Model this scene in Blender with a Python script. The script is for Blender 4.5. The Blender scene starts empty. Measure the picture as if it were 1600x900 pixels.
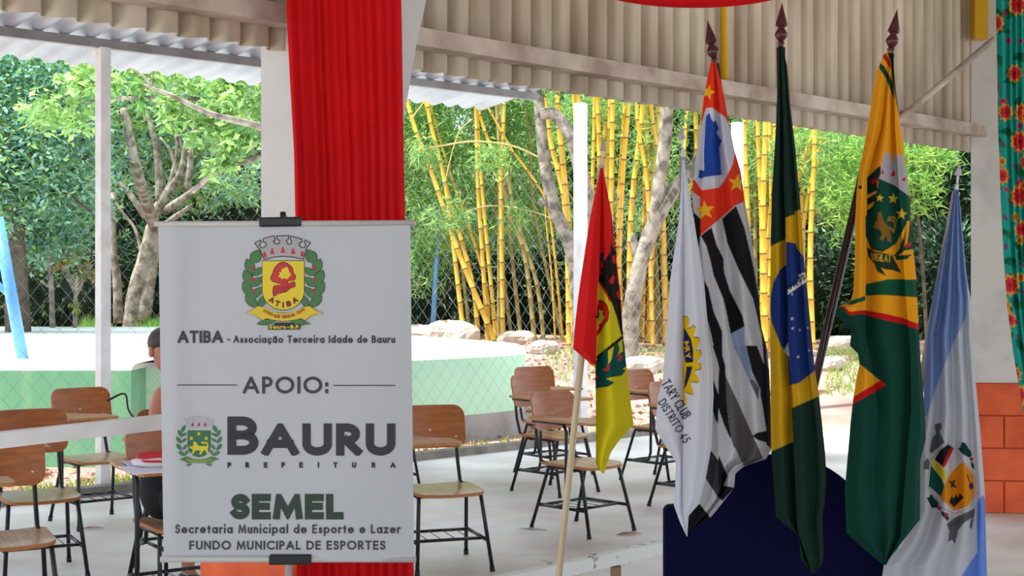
import bpy, bmesh, math, random
import numpy as np
from mathutils import Vector, Matrix
from mathutils.geometry import tessellate_polygon

scene = bpy.context.scene
COL = scene.collection
F, HY, EYE = 2200.0, 440.0, 1.6          # focal length in pixels of a 1600-wide frame, horizon row, eye height
rng = np.random.default_rng(7)
random.seed(7)

def lin(c):
    c = np.asarray(c, float) / 255.0
    return np.where(c <= 0.04045, c / 12.92, ((c + 0.055) / 1.055) ** 2.4)

# ---------------------------------------------------------------- camera, sky, sun, exposure
cam_d = bpy.data.cameras.new('camera')
cam_d.sensor_width = 36.0
cam_d.lens = F / 1600 * 36.0
cam_d.shift_y = (HY - 450.0) / 1600.0
cam_d.clip_end = 500
cam = bpy.data.objects.new('camera', cam_d)
cam.location = (0, 0, EYE)
cam.rotation_euler = (math.pi / 2, 0, 0)
COL.objects.link(cam)
scene.camera = cam

SUN_DIR = Vector((-0.52, -0.16, 1.2)).normalized()      # towards the sun
sun_d = bpy.data.lights.new('sun', 'SUN')
sun_d.energy = 5.6
sun_d.angle = math.radians(1.5)
sun_d.color = (1.0, 0.96, 0.9)
sun = bpy.data.objects.new('sun', sun_d)
sun.rotation_euler = SUN_DIR.to_track_quat('Z', 'Y').to_euler()
sun.location = (-6, 6, 14)
COL.objects.link(sun)

world = bpy.data.worlds.new('sky')
scene.world = world
world.use_nodes = True
wn = world.node_tree
wn.nodes.clear()
w_out = wn.nodes.new('ShaderNodeOutputWorld')
w_bg = wn.nodes.new('ShaderNodeBackground')
w_sky = wn.nodes.new('ShaderNodeTexSky')
w_sky.sky_type = 'HOSEK_WILKIE'
w_sky.sun_direction = SUN_DIR
w_sky.turbidity = 6.0
w_sky.ground_albedo = 0.35
w_mix = wn.nodes.new('ShaderNodeMixRGB')
w_mix.inputs[0].default_value = 0.75
w_mix.inputs[2].default_value = (0.78, 0.90, 1.0, 1)     # thin bright overcast veil
wn.links.new(w_sky.outputs[0], w_mix.inputs[1])
wn.links.new(w_mix.outputs[0], w_bg.inputs[0])
w_bg.inputs[1].default_value = 1.5
wn.links.new(w_bg.outputs[0], w_out.inputs[0])

vs = scene.view_settings
vs.view_transform = 'Standard'
vs.look = 'None'
vs.gamma = 1.0
vs.use_curve_mapping = False
vs.exposure = 0.78

# ---------------------------------------------------------------- helpers
def P(px, py, Y):
    return Vector(((px - 800) / F * Y, Y, EYE - (py - HY) / F * Y))

def G(px, py, z=0.0):
    return P(px, py, (EYE - z) * F / (py - HY))

MATS = {}
def mat(name, col, rough=0.6, metal=0.0, col2=None, scale=8.0, detail=4.0, bump=0.0, bscale=None,
        trans=0.0, stretch=None, lo=0.35, hi=0.65, spec=0.5, attr=False):
    if name in MATS:
        return MATS[name]
    m = bpy.data.materials.new(name)
    m.use_nodes = True
    nt = m.node_tree
    b = nt.nodes['Principled BSDF']
    b.inputs['Roughness'].default_value = rough
    b.inputs['Metallic'].default_value = metal
    b.inputs['Specular IOR Level'].default_value = spec
    c1 = tuple(lin(col)) + (1,)
    src = None
    tc = nt.nodes.new('ShaderNodeTexCoord')
    vec = tc.outputs['Object']
    if stretch:
        mp = nt.nodes.new('ShaderNodeMapping')
        mp.inputs['Scale'].default_value = stretch
        nt.links.new(vec, mp.inputs[0])
        vec = mp.outputs[0]
    if attr:
        a = nt.nodes.new('ShaderNodeAttribute')
        a.attribute_name = 'Col'
        src = a.outputs['Color']
    elif col2 is not None:
        n = nt.nodes.new('ShaderNodeTexNoise')
        n.inputs['Scale'].default_value = scale
        n.inputs['Detail'].default_value = detail
        nt.links.new(vec, n.inputs['Vector'])
        r = nt.nodes.new('ShaderNodeValToRGB')
        r.color_ramp.elements[0].position = lo
        r.color_ramp.elements[1].position = hi
        r.color_ramp.elements[0].color = c1
        r.color_ramp.elements[1].color = tuple(lin(col2)) + (1,)
        nt.links.new(n.outputs['Fac'], r.inputs[0])
        src = r.outputs[0]
    if src is not None:
        nt.links.new(src, b.inputs['Base Color'])
    else:
        b.inputs['Base Color'].default_value = c1
    if bump:
        n2 = nt.nodes.new('ShaderNodeTexNoise')
        n2.inputs['Scale'].default_value = bscale or scale * 4
        n2.inputs['Detail'].default_value = 5
        nt.links.new(vec, n2.inputs['Vector'])
        bp = nt.nodes.new('ShaderNodeBump')
        bp.inputs['Strength'].default_value = bump
        bp.inputs['Distance'].default_value = 0.02
        nt.links.new(n2.outputs['Fac'], bp.inputs['Height'])
        nt.links.new(bp.outputs[0], b.inputs['Normal'])
    if trans:
        t = nt.nodes.new('ShaderNodeBsdfTranslucent')
        if src is not None:
            nt.links.new(src, t.inputs[0])
        else:
            t.inputs[0].default_value = c1
        mx = nt.nodes.new('ShaderNodeMixShader')
        mx.inputs[0].default_value = trans
        nt.links.new(b.outputs[0], mx.inputs[1])
        nt.links.new(t.outputs[0], mx.inputs[2])
        nt.links.new(mx.outputs[0], nt.nodes['Material Output'].inputs[0])
    MATS[name] = m
    return m

def tag(o, label, cat, group=None, kind=None):
    o['label'] = label
    o['category'] = cat
    if group: o['group'] = group
    if kind: o['kind'] = kind
    return o

def thing(name, label, cat, loc=(0, 0, 0), rz=0.0, group=None):
    o = bpy.data.objects.new(name, None)
    COL.objects.link(o)
    o.location = loc
    o.rotation_euler = (0, 0, rz)
    o.empty_display_size = 0.1
    return tag(o, label, cat, group)

def base_of(V):
    V = np.asarray(V, float)
    lo, hi = V.min(0), V.max(0)
    return Vector(((lo[0] + hi[0]) / 2, (lo[1] + hi[1]) / 2, lo[2]))

def obj(name, V, Fc, m, parent=None, world=True, smooth=True, col=None, idx=None, label=None, auto=None):
    """one mesh object; V in world coordinates unless world=False (then local to the parent)"""
    V = np.asarray([tuple(v) for v in V] if not isinstance(V, np.ndarray) else V, float)
    if parent is None:
        org = base_of(V)
    else:
        org = Vector((0, 0, 0)) if not world else parent.matrix_basis.translation.copy()
    Vl = V - np.array(org) if (parent is None or world) else V
    me = bpy.data.meshes.new(name)
    me.from_pydata(Vl.tolist(), [], Fc.tolist() if isinstance(Fc, np.ndarray) else Fc)
    ms = m if isinstance(m, (list, tuple)) else [m]
    for x in ms: me.materials.append(x)
    if idx is not None:
        me.polygons.foreach_set('material_index', np.asarray(idx, np.int32))
    if smooth:
        me.polygons.foreach_set('use_smooth', np.ones(len(me.polygons), bool))
    if col is not None:
        a = me.color_attributes.new('Col', 'FLOAT_COLOR', 'POINT')
        c = np.ones((len(V), 4), np.float32)
        c[:, :3] = col
        a.data.foreach_set('color', c.ravel())
    me.update()
    if auto:
        me.set_sharp_from_angle(angle=math.radians(auto))
    o = bpy.data.objects.new(name, me)
    COL.objects.link(o)
    if parent is None:
        o.location = org
    else:
        o.parent = parent
    if label: o['label'] = label
    return o

def struct(name, V, Fc, m, **k):
    o = obj(name, V, Fc, m, **k)
    o['kind'] = 'structure'
    return o

class MB:
    """collects shapes for one mesh"""
    def __init__(self):
        self.V, self.F, self.I, self.C = [], [], [], []
        self.mi = 0
        self.c = (1, 1, 1)
    def add(self, V, Fc):
        n = len(self.V)
        self.V += [tuple(v) for v in V]
        self.F += [tuple(i + n for i in f) for f in Fc]
        self.I += [self.mi] * len(Fc)
        self.C += [self.c] * len(V)
        return self
    def box(self, lo, hi, M=None):
        x0, y0, z0 = lo; x1, y1, z1 = hi
        V = [Vector(v) for v in ((x0, y0, z0), (x1, y0, z0), (x1, y1, z0), (x0, y1, z0), (x0, y0, z1), (x1, y0, z1), (x1, y1, z1), (x0, y1, z1))]
        if M is not None: V = [M @ v for v in V]
        return self.add(V, [(0, 3, 2, 1), (4, 5, 6, 7), (0, 1, 5, 4), (1, 2, 6, 5), (2, 3, 7, 6), (3, 0, 4, 7)])
    def beam(self, a, b, wdt, hgt, up=Vector((0, 0, 1))):
        a, b = Vector(a), Vector(b)
        d = (b - a).normalized()
        s = d.cross(up)
        if s.length < 1e-4: s = Vector((1, 0, 0))
        s.normalize(); u = s.cross(d)
        V = []
        for p in (a, b):
            for i, j in ((-1, -1), (1, -1), (1, 1), (-1, 1)):
                V.append(p + s * (i * wdt / 2) + u * (j * hgt / 2))
        return self.add(V, [(3, 2, 1, 0), (4, 5, 6, 7), (0, 1, 5, 4), (1, 2, 6, 5), (2, 3, 7, 6), (3, 0, 4, 7)])
    def tube(self, pts, r, n=8, cap=True):
        pts = [Vector(p) for p in pts]
        rs = r if isinstance(r, (list, tuple)) else [r] * len(pts)
        V, Fc = [], []
        ref = None
        for i, p in enumerate(pts):
            a = pts[max(i - 1, 0)]; b = pts[min(i + 1, len(pts) - 1)]
            d = (b - a).normalized() if (b - a).length > 1e-9 else Vector((0, 0, 1))
            if ref is None:
                ref = d.orthogonal().normalized()
            s = (ref - d * ref.dot(d))
            s = s.normalized() if s.length > 1e-6 else d.orthogonal().normalized()
            ref = s
            t = d.cross(s)
            for k in range(n):
                an = 2 * math.pi * k / n
                V.append(p + (s * math.cos(an) + t * math.sin(an)) * rs[i])
        for i in range(len(pts) - 1):
            for k in range(n):
                k2 = (k + 1) % n
                Fc.append((i * n + k, i * n + k2, (i + 1) * n + k2, (i + 1) * n + k))
        if cap:
            Fc.append(tuple(range(n - 1, -1, -1)))
            Fc.append(tuple(range((len(pts) - 1) * n, len(pts) * n)))
        return self.add(V, Fc)
    def lathe(self, prof, a, b, n=16):
        """prof: (t along a->b in metres, radius)"""
        a, b = Vector(a), Vector(b)
        d = (b - a).normalized()
        return self.tube([a + d * t for t, r in prof], [max(r, 1e-4) for t, r in prof], n)
    def poly_prism(self, pts, d):
        """pts: list of 3D points, extruded by vector d"""
        n = len(pts); d = Vector(d)
        V = [Vector(p) for p in pts] + [Vector(p) + d for p in pts]
        Fc = [tuple(range(n)), tuple(range(2 * n - 1, n - 1, -1))]
        Fc += [(i, i + n, (i + 1) % n + n, (i + 1) % n) for i in range(n)]
        return self.add(V, Fc)
    def build(self, name, m, parent=None, colored=False, **k):
        many = isinstance(m, (list, tuple))
        return obj(name, self.V, self.F, m, parent, idx=self.I if many else None,
                   col=np.array(self.C) if colored else None, **k)

def smooth_path(pts, n=6):
    """Catmull-Rom through control points"""
    pts = [np.asarray(p, float) for p in pts]
    q = [2 * pts[0] - pts[1]] + pts + [2 * pts[-1] - pts[-2]]
    out = []
    for i in range(1, len(q) - 2):
        for k in range(n):
            t = k / n
            out.append(0.5 * ((2 * q[i]) + (q[i + 1] - q[i - 1]) * t + (2 * q[i - 1] - 5 * q[i] + 4 * q[i + 1] - q[i + 2]) * t * t
                              + (-q[i - 1] + 3 * q[i] - 3 * q[i + 1] + q[i + 2]) * t ** 3))
    out.append(pts[-1])
    return out

def copy_tree(o, parent=None):
    c = o.copy(); COL.objects.link(c)
    if parent: c.parent = parent
    for ch in list(o.children): copy_tree(ch, c)
    return c

# the open side of the hall runs away to the right: a vertical plane through (X, WALLY(X))
WDIR = Vector((0.6894, 0.7244, 0)); WIN = Vector((0.7244, -0.6894, 0))   # along it, and its normal into the hall
def wall_y(X): return 6.416 + 1.0507 * X
def WP(px, py=None, z=None, off=0.0):
    """the point of the wall plane (moved off metres into the hall) seen at a pixel"""
    s = (px - 800) / F
    Y = (6.416 - off * 1.4506) / (1 - 1.0507 * s)
    zz = EYE - (py - HY) / F * Y if z is None else z
    return Vector((s * Y, Y, zz))
# the line of posts and chain-link mesh outside
FA, FB = Vector((-3.13, 10.86, 0)), Vector((0.754, 14.43, 0))
FDIR = (FB - FA).normalized(); FOUT = Vector((-FDIR.y, FDIR.x, 0))
def FP(px, z=0.0, off=0.0):
    s = (px - 800) / F
    o = FA + FOUT * off
    # o + t*FDIR : X = s*Y
    t = (s * o.y - o.x) / (FDIR.x - s * FDIR.y)
    p = o + FDIR * t
    return Vector((p.x, p.y, z))
# ---------------------------------------------------------------- materials of the setting
m_concrete = mat('floor_concrete', (172, 156, 145), 0.5, col2=(242, 237, 232), scale=0.9, detail=12, lo=0.25, hi=0.62, bump=0.15, bscale=40)
m_soil = mat('pale_dry_soil', (136, 102, 92), 0.95, col2=(180, 154, 140), scale=1.1, detail=10, bump=0.6, bscale=14)
m_plaster = mat('pale_plaster', (216, 215, 211), 0.8, col2=(200, 199, 196), scale=2.0, detail=8, bump=0.1)
m_fascia = mat('weathered_sheet', (218, 204, 180), 0.7, col2=(172, 150, 126), scale=2.2, detail=9, stretch=(2.4, 2.4, 0.5), lo=0.35, hi=0.75)
m_beam = mat('dusty_beam', (210, 194, 178), 0.8, col2=(164, 142, 126), scale=5, detail=8)
m_metal_roof = mat('galvanised_roof_sheet', (200, 204, 210), 0.45, 0.0, col2=(176, 180, 190), scale=2, trans=0.2)
m_white_paint = mat('white_paint', (240, 240, 240), 0.5, col2=(222, 220, 218), scale=6)
m_orange = mat('orange_painted_block', (240, 106, 56), 0.75, col2=(214, 84, 42), scale=4, detail=8, bump=0.3, bscale=30)
m_yellow_paint = mat('yellow_paint', (226, 176, 20), 0.4)

# ---------------------------------------------------------------- ground, floor, roof over the hall
def gz(x, y):
    """the soil rises to a low bank behind the fence"""
    t = np.clip((y - 15.0 + 0.18 * x) / 6.0, 0, 1)
    return -0.03 + 0.62 * t * t * (3 - 2 * t) + 0.05 * np.sin(x * 1.3) * np.cos(y * 1.1) * t
gx = np.linspace(-45, 45, 150); gy = np.concatenate([np.linspace(-20, 8, 10), np.linspace(9, 30, 90), np.linspace(32, 80, 12)])
XX, YY = np.meshgrid(gx, gy)
VV = np.stack([XX.ravel(), YY.ravel(), gz(XX, YY).ravel()], 1)
nx, ny = len(gx), len(gy)
ii = (np.arange(ny - 1)[:, None] * nx + np.arange(nx - 1)[None, :]).ravel()
ground = struct('ground', VV, np.stack([ii, ii + 1, ii + nx + 1, ii + nx], 1), m_soil)

mb = MB()
e0 = FA + FDIR * -9 - FOUT * 0.30; e1 = FA + FDIR * 14 - FOUT * 0.30
mb.poly_prism([Vector((-12, -8, 0)), Vector((14, -8, 0)), Vector((14, e1.y, 0)), Vector((e1.x, e1.y, 0)), Vector((e0.x, e0.y, 0)), Vector((-12, e0.y, 0))], (0, 0, -0.12))
floor = mb.build('floor', m_concrete, smooth=False); floor['kind'] = 'structure'

mb = MB()
mb.beam(e0 + Vector((0, 0, -0.01)) + FOUT * 0.06, e1 + Vector((0, 0, -0.01)) + FOUT * 0.06, 0.12, 0.16)
kerb = mb.build('trim_1', mat('old_kerb', (150, 142, 132), 0.9, col2=(112, 106, 98), scale=7), smooth=False); kerb['kind'] = 'structure'

wl, wr = Vector((-4.6, wall_y(-4.6), 0)), Vector((3.18, wall_y(3.18), 0))
TOPZ = 4.2
mb = MB()
mb.poly_prism([Vector((wl.x, wl.y, TOPZ)), Vector((wl.x, 0.9, TOPZ)), Vector((-8.5, 0.9, TOPZ)), Vector((-8.5, -7.0, TOPZ)), Vector((8.5, -7.0, TOPZ)), Vector((8.5, 9.2, TOPZ)), Vector((wr.x + .1, wr.y + .1, TOPZ))], (0, 0, 0.15))
ceil = mb.build('ceiling', mat('roof_underside', (190, 184, 176), 0.8), smooth=False); ceil['kind'] = 'structure'  # out of view; stretched back behind the camera to cut light on the banner

# corrugated upper wall between the columns, hanging down to 2.5 m
def corrugated(name, a, b, z0, z1, m, period=0.16, amp=0.022, n=None):
    L = (b - a).length; d = (b - a).normalized(); nn = Vector((d.y, -d.x, 0))
    n = n or int(L / period * 12)
    V, Fc = [], []
    for i in range(n + 1):
        t = L * i / n
        ph = 2 * math.pi * t / period
        o = amp * (1.0 - 2.6 * math.exp(-((t / period) % 1.0 - 0.5) ** 2 / 0.022)) + 0.2 * amp * math.sin(ph * 0.37 + 1.0)
        p = a + d * t + nn * o
        drop = 0.004 * math.sin(ph)
        for k, z in enumerate((z0 + drop, z1)):
            V.append((p.x, p.y, z))
    for i in range(n):
        Fc.append((2 * i, 2 * i + 2, 2 * i + 3, 2 * i + 1))
    o = obj(name, V, Fc, m)
    md = o.modifiers.new('thickness', 'SOLIDIFY'); md.thickness = 0.008
    o['kind'] = 'structure'
    return o
corrugated('wall_back', wl, wr + WDIR * 0.07, 2.5, TOPZ, m_fascia, 0.135, 0.019)
mb = MB()
mb.beam(wl + WIN * 0.07 + Vector((0, 0, 2.60)), wr + WIN * 0.07 + Vector((0, 0, 2.635)), 0.10, 0.075)
o = mb.build('trim_2', m_beam, smooth=False); o['kind'] = 'structure'

# pale column behind the red curtain with its haunch, and its orange block base
def plan(px_l, px_r, off_in, off_out):
    return [WP(px_l, z=0, off=off_in), WP(px_r, z=0, off=off_in)]
cd = 0.36; cl = WP(408, z=0, off=-0.14) + WIN * (cd * 0.7); cw = 0.36
def colsec(z, grow):
    a = cl - WIN * cd * 0.5; 
    q = [cl + WIN * cd * 0.3, cl + WIN * cd * 0.3 + WDIR * (cw + grow), cl - WIN * cd * 0.7 + WDIR * (cw + grow), cl - WIN * cd * 0.7]
    return [Vector((p.x, p.y, z)) for p in q]
V, Fc = [], []
for z, g in ((0, 0), (1.55, 0), (2.05, .03), (2.55, .14), (3.1, .30), (TOPZ, .62)):
    V += colsec(z, g)
for k in range(5):
    for i in range(4):
        j = (i + 1) % 4
        Fc.append((4 * k + i, 4 * k + j, 4 * k + 4 + j, 4 * k + 4 + i))
Fc.append((0, 3, 2, 1)); Fc.append((20, 21, 22, 23))
struct('wall_column', V, Fc, m_plaster, smooth=False)
mb = MB()
pa = WP(313, z=0, off=-0.24) + WIN * 0.56
q = [pa, pa + WDIR * 0.46, pa + WDIR * 0.46 - WIN * 0.56, pa - WIN * 0.56]
mb.poly_prism([Vector((p.x, p.y, 0)) for p in q], (0, 0, 0.66))
o = mb.build('trim_3', m_orange, smooth=False); o['kind'] = 'structure'

# end wall on the right: stained plaster above orange blocks
m_stain = mat('stained_plaster', (226, 220, 212), 0.85, col2=(160, 158, 154), scale=1.7, detail=9, lo=0.5, hi=0.8, bump=0.1)
rd = Vector((1, -0.10, 0)).normalized(); rn = Vector((rd.y, -rd.x, 0)); rback = Vector((0.36, 0.93, 0)) * -1
ra = Vector((wr.x, wr.y, 0)); rb = ra + rd * 2.6
mb = MB()
mb.poly_prism([ra + Vector((0, 0, 0.9)), rb + Vector((0, 0, 0.9)), rb - rback * 0.3 + Vector((0, 0, 0.9)), ra - rback * 0.3 + Vector((0, 0, 0.9))], (0, 0, TOPZ - 0.9))
o = mb.build('wall_right', m_stain, smooth=False); o['kind'] = 'structure'
mb = MB()
m_mortar = mat('orange_mortar', (192, 80, 44), 0.9)
for r in range(4):
    t = -0.18 - (0.2 if r % 2 else 0.0)
    while t < 2.6:
        a, b = max(t, 0.0), min(t + 0.40, 2.6)
        if b > a + 0.02:
            mb.mi = 0
            p = ra + rd * (a + 0.006); q2 = ra + rd * (b - 0.006)
            z0 = r * 0.225 + 0.005
            mb.poly_prism([Vector((v.x, v.y, z0)) for v in (p + rn * 0.015, q2 + rn * 0.015, q2 - rback * 0.3, p - rback * 0.3)], (0, 0, 0.213))
        t += 0.40
mb.mi = 1
mb.poly_prism([Vector((v.x, v.y, 0)) for v in (ra + rn * .006, rb + rn * .006, rb - rback * .29, ra - rback * .29)], (0, 0, 0.9))
o = mb.build('wall_right_base', [m_orange, m_mortar], smooth=False); o['kind'] = 'structure'

# rails in the two bays
mb = MB()
mb.beam(WP(-260, z=1.065), WP(425, z=1.105), 0.045, 0.052)
tag(mb.build('guard_rail', m_white_paint, smooth=False), 'white painted horizontal rail at waist height left of the banner', 'rail')
m_chip = mat('chipped_white_paint', (222, 222, 218), 0.6, col2=(92, 82, 72), scale=14, detail=10, lo=0.60, hi=0.66)
t = thing('low_rail', 'low white rail with chipped paint just above the concrete floor', 'rail', WP(960, z=0))
mb = MB(); mb.beam(WP(600, z=0.238), WP(1517, z=0.238), 0.055, 0.064)
mb.build('rail_bar', m_chip, t, smooth=False)
for px in (962, 1290):
    mb = MB(); p = WP(px, z=0); mb.beam(p, p + Vector((0, 0, 0.195)), 0.05, 0.05, up=Vector((0, 1, 0)))
    mb.build('rail_post', mat('raw_wood', (176, 150, 110), 0.8, col2=(140, 112, 80), scale=12), t, smooth=False)

# porch: roof sheet, eave pipe, posts
def post(px, ztop, label, w=0.085):
    p = FP(px)
    mb = MB()
    a = WDIR; b = WIN
    q = [p + a * w / 2 + b * w / 2, p - a * w / 2 + b * w / 2, p - a * w / 2 - b * w / 2, p + a * w / 2 - b * w / 2]
    mb.poly_prism([Vector((v.x, v.y, -0.1)) for v in q], (0, 0, ztop + 0.1))
    return tag(mb.build('steel_post', m_white_paint, smooth=False), label, 'post', 'white posts along the chain link fence')
post(161, 3.40, 'white square post carrying the porch roof left of the banner')
post(907, 3.42, 'white square post rising behind the red and yellow flag', 0.10)
post(1152, 3.42, 'white square post glimpsed between the striped flag and the green flag', 0.10)

mb = MB()
pL, pR = FA + FDIR * -7, FP(838)
mb.beam(pL + Vector((0, 0, 3.43)), pR + Vector((0, 0, 3.43)), 0.06, 0.07)
mb.build('trim_4', mat('grey_eave_pipe', (150, 148, 150), 0.6, col2=(130, 126, 126), scale=5), smooth=False)['kind'] = 'structure'
L = (pR - pL).length; n = int(L / 0.02)
V, Fc = [], []
depths = (-5.7, -3.0, -1.2, 0.0, 0.75)
for i in range(n + 1):
    t = L * i / n
    ph = 2 * math.pi * t / 0.21
    w = 0.022 * max(-0.75, min(0.75, math.sin(ph) * 1.3))
    for dd in depths:
        p = pL + FDIR * t + FOUT * dd
        V.append((p.x, p.y, 3.488 + w - 0.15 * dd))
nd = len(depths)
for i in range(n):
    for k in range(nd - 1):
        Fc.append((nd * i + k, nd * i + k + 1, nd * (i + 1) + k + 1, nd * (i + 1) + k))
o = struct('porch_roof', V, Fc, m_metal_roof)
md = o.modifiers.new('thickness', 'SOLIDIFY'); md.thickness = 0.004

# yellow pipe and boxes on the upper wall, slanted brace
p0 = WP(1131, 141, off=0.05)
mb = MB(); mb.tube([(p0.x, p0.y, p0.z), (p0.x, p0.y, TOPZ)], 0.021, 12)
tag(mb.build('yellow_pipe', m_yellow_paint), 'thin yellow vertical pipe on the corrugated wall above the beam', 'pipe')
mb = MB()
pc = WP(1530, 62, off=0.10)
mb.box((pc.x - .045, pc.y - .05, pc.z), (pc.x + .045, pc.y + .05, TOPZ))
tag(mb.build('yellow_column', m_yellow_paint, smooth=False), 'short yellow steel upright at the top right corner by the flowered curtain', 'post')
mb = MB()
pc2 = WP(1548, 55, off=0.16)
mb.box((pc2.x - .038, pc2.y - .04, pc2.z), (pc2.x + .038, pc2.y + .04, TOPZ))
tag(mb.build('pale_upright', mat('pale_steel', (205, 200, 190), 0.6), smooth=False), 'pale steel upright between the yellow one and the flowered curtain', 'post')
mb = MB()
mb.tube([WP(1395, 196, off=0.14), WP(1552, 62, off=0.26)], 0.022, 10)
tag(mb.build('diagonal_brace', m_beam), 'slanting pale brace bar from the beam up to the corner', 'brace')
# ---------------------------------------------------------------- school armchairs with writing tablets
m_ply = mat('brown_plywood', (180, 104, 48), 0.3, col2=(150, 82, 36), scale=5, detail=6, stretch=(1, 9, 9), lo=0.3, hi=0.7)
m_seat = mat('worn_seat_plywood', (196, 166, 128), 0.26, col2=(172, 128, 86), scale=5, detail=6, stretch=(9, 1, 1), lo=0.3, hi=0.7)
m_edge = mat('plywood_edge', (176, 112, 58), 0.5)
m_tab = mat('tablet_wood', (196, 134, 72), 0.35, col2=(168, 106, 54), scale=5, stretch=(9, 1, 9), lo=0.3, hi=0.7)
m_tube = mat('black_steel_tube', (26, 28, 36), 0.35, 0.2)
m_rivet = mat('rivet', (225, 225, 225), 0.3, 0.8)
m_ash = mat('black_plastic', (22, 22, 26), 0.5)

def rounded_plate(w, h, r, th, surf, nx=14, ny=10, rim=None):
    """a bent board with round corners; surf(x, y, side) -> point"""
    # outline rings from centre to edge
    def outline(k):
        pts = []
        for cx, cy, a0 in ((w / 2 - r, h / 2 - r, 0), (-w / 2 + r, h / 2 - r, 90), (-w / 2 + r, -h / 2 + r, 180), (w / 2 - r, -h / 2 + r, 270)):
            for i in range(7):
                a = math.radians(a0 + i * 15)
                pts.append(((cx + r * math.cos(a)) * k, (cy + r * math.sin(a)) * k))
        # add midpoints along the straight sides
        out = []
        for i in range(len(pts)):
            a, b = pts[i], pts[(i + 1) % len(pts)]
            out.append(a)
            if math.hypot(b[0] - a[0], b[1] - a[1]) > 0.05 * k:
                for q in (0.25, 0.5, 0.75): out.append((a[0] + (b[0] - a[0]) * q, a[1] + (b[1] - a[1]) * q))
        return out
    ks = (0.3, 0.6, 0.85, 1.0)
    V, Fc, I = [], [], []
    n = None
    for side in (0, 1):
        V.append(surf(0, 0, side))
        for k in ks:
            o = outline(k); n = len(o)
            V += [surf(x, y, side) for x, y in o]
    half = 1 + n * len(ks)
    for side in (0, 1):
        o = side * half
        for i in range(n):
            j = (i + 1) % n
            f = (o, o + 1 + i, o + 1 + j)
            Fc.append(f if side == 0 else f[::-1]); I.append(0)
            for q in range(len(ks) - 1):
                a = o + 1 + q * n
                f = (a + i, a + n + i, a + n + j, a + j)
                Fc.append(f if side == 0 else f[::-1]); I.append(0)
    e0 = 1 + (len(ks) - 1) * n; e1 = half + e0
    for i in range(n):
        j = (i + 1) % n
        Fc.append((e0 + j, e0 + i, e1 + i, e1 + j)); I.append(1)
    return V, Fc, I

def rubber(leg_o, x, y):
    k = 1 if y > 0 else -1
    b = MB(); b.tube([(x, y, 0), (x * .988, y - .008 * k, 0.03)], 0.0145, 10); b.build('rubber_foot', m_ash, leg_o, world=False)

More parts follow.
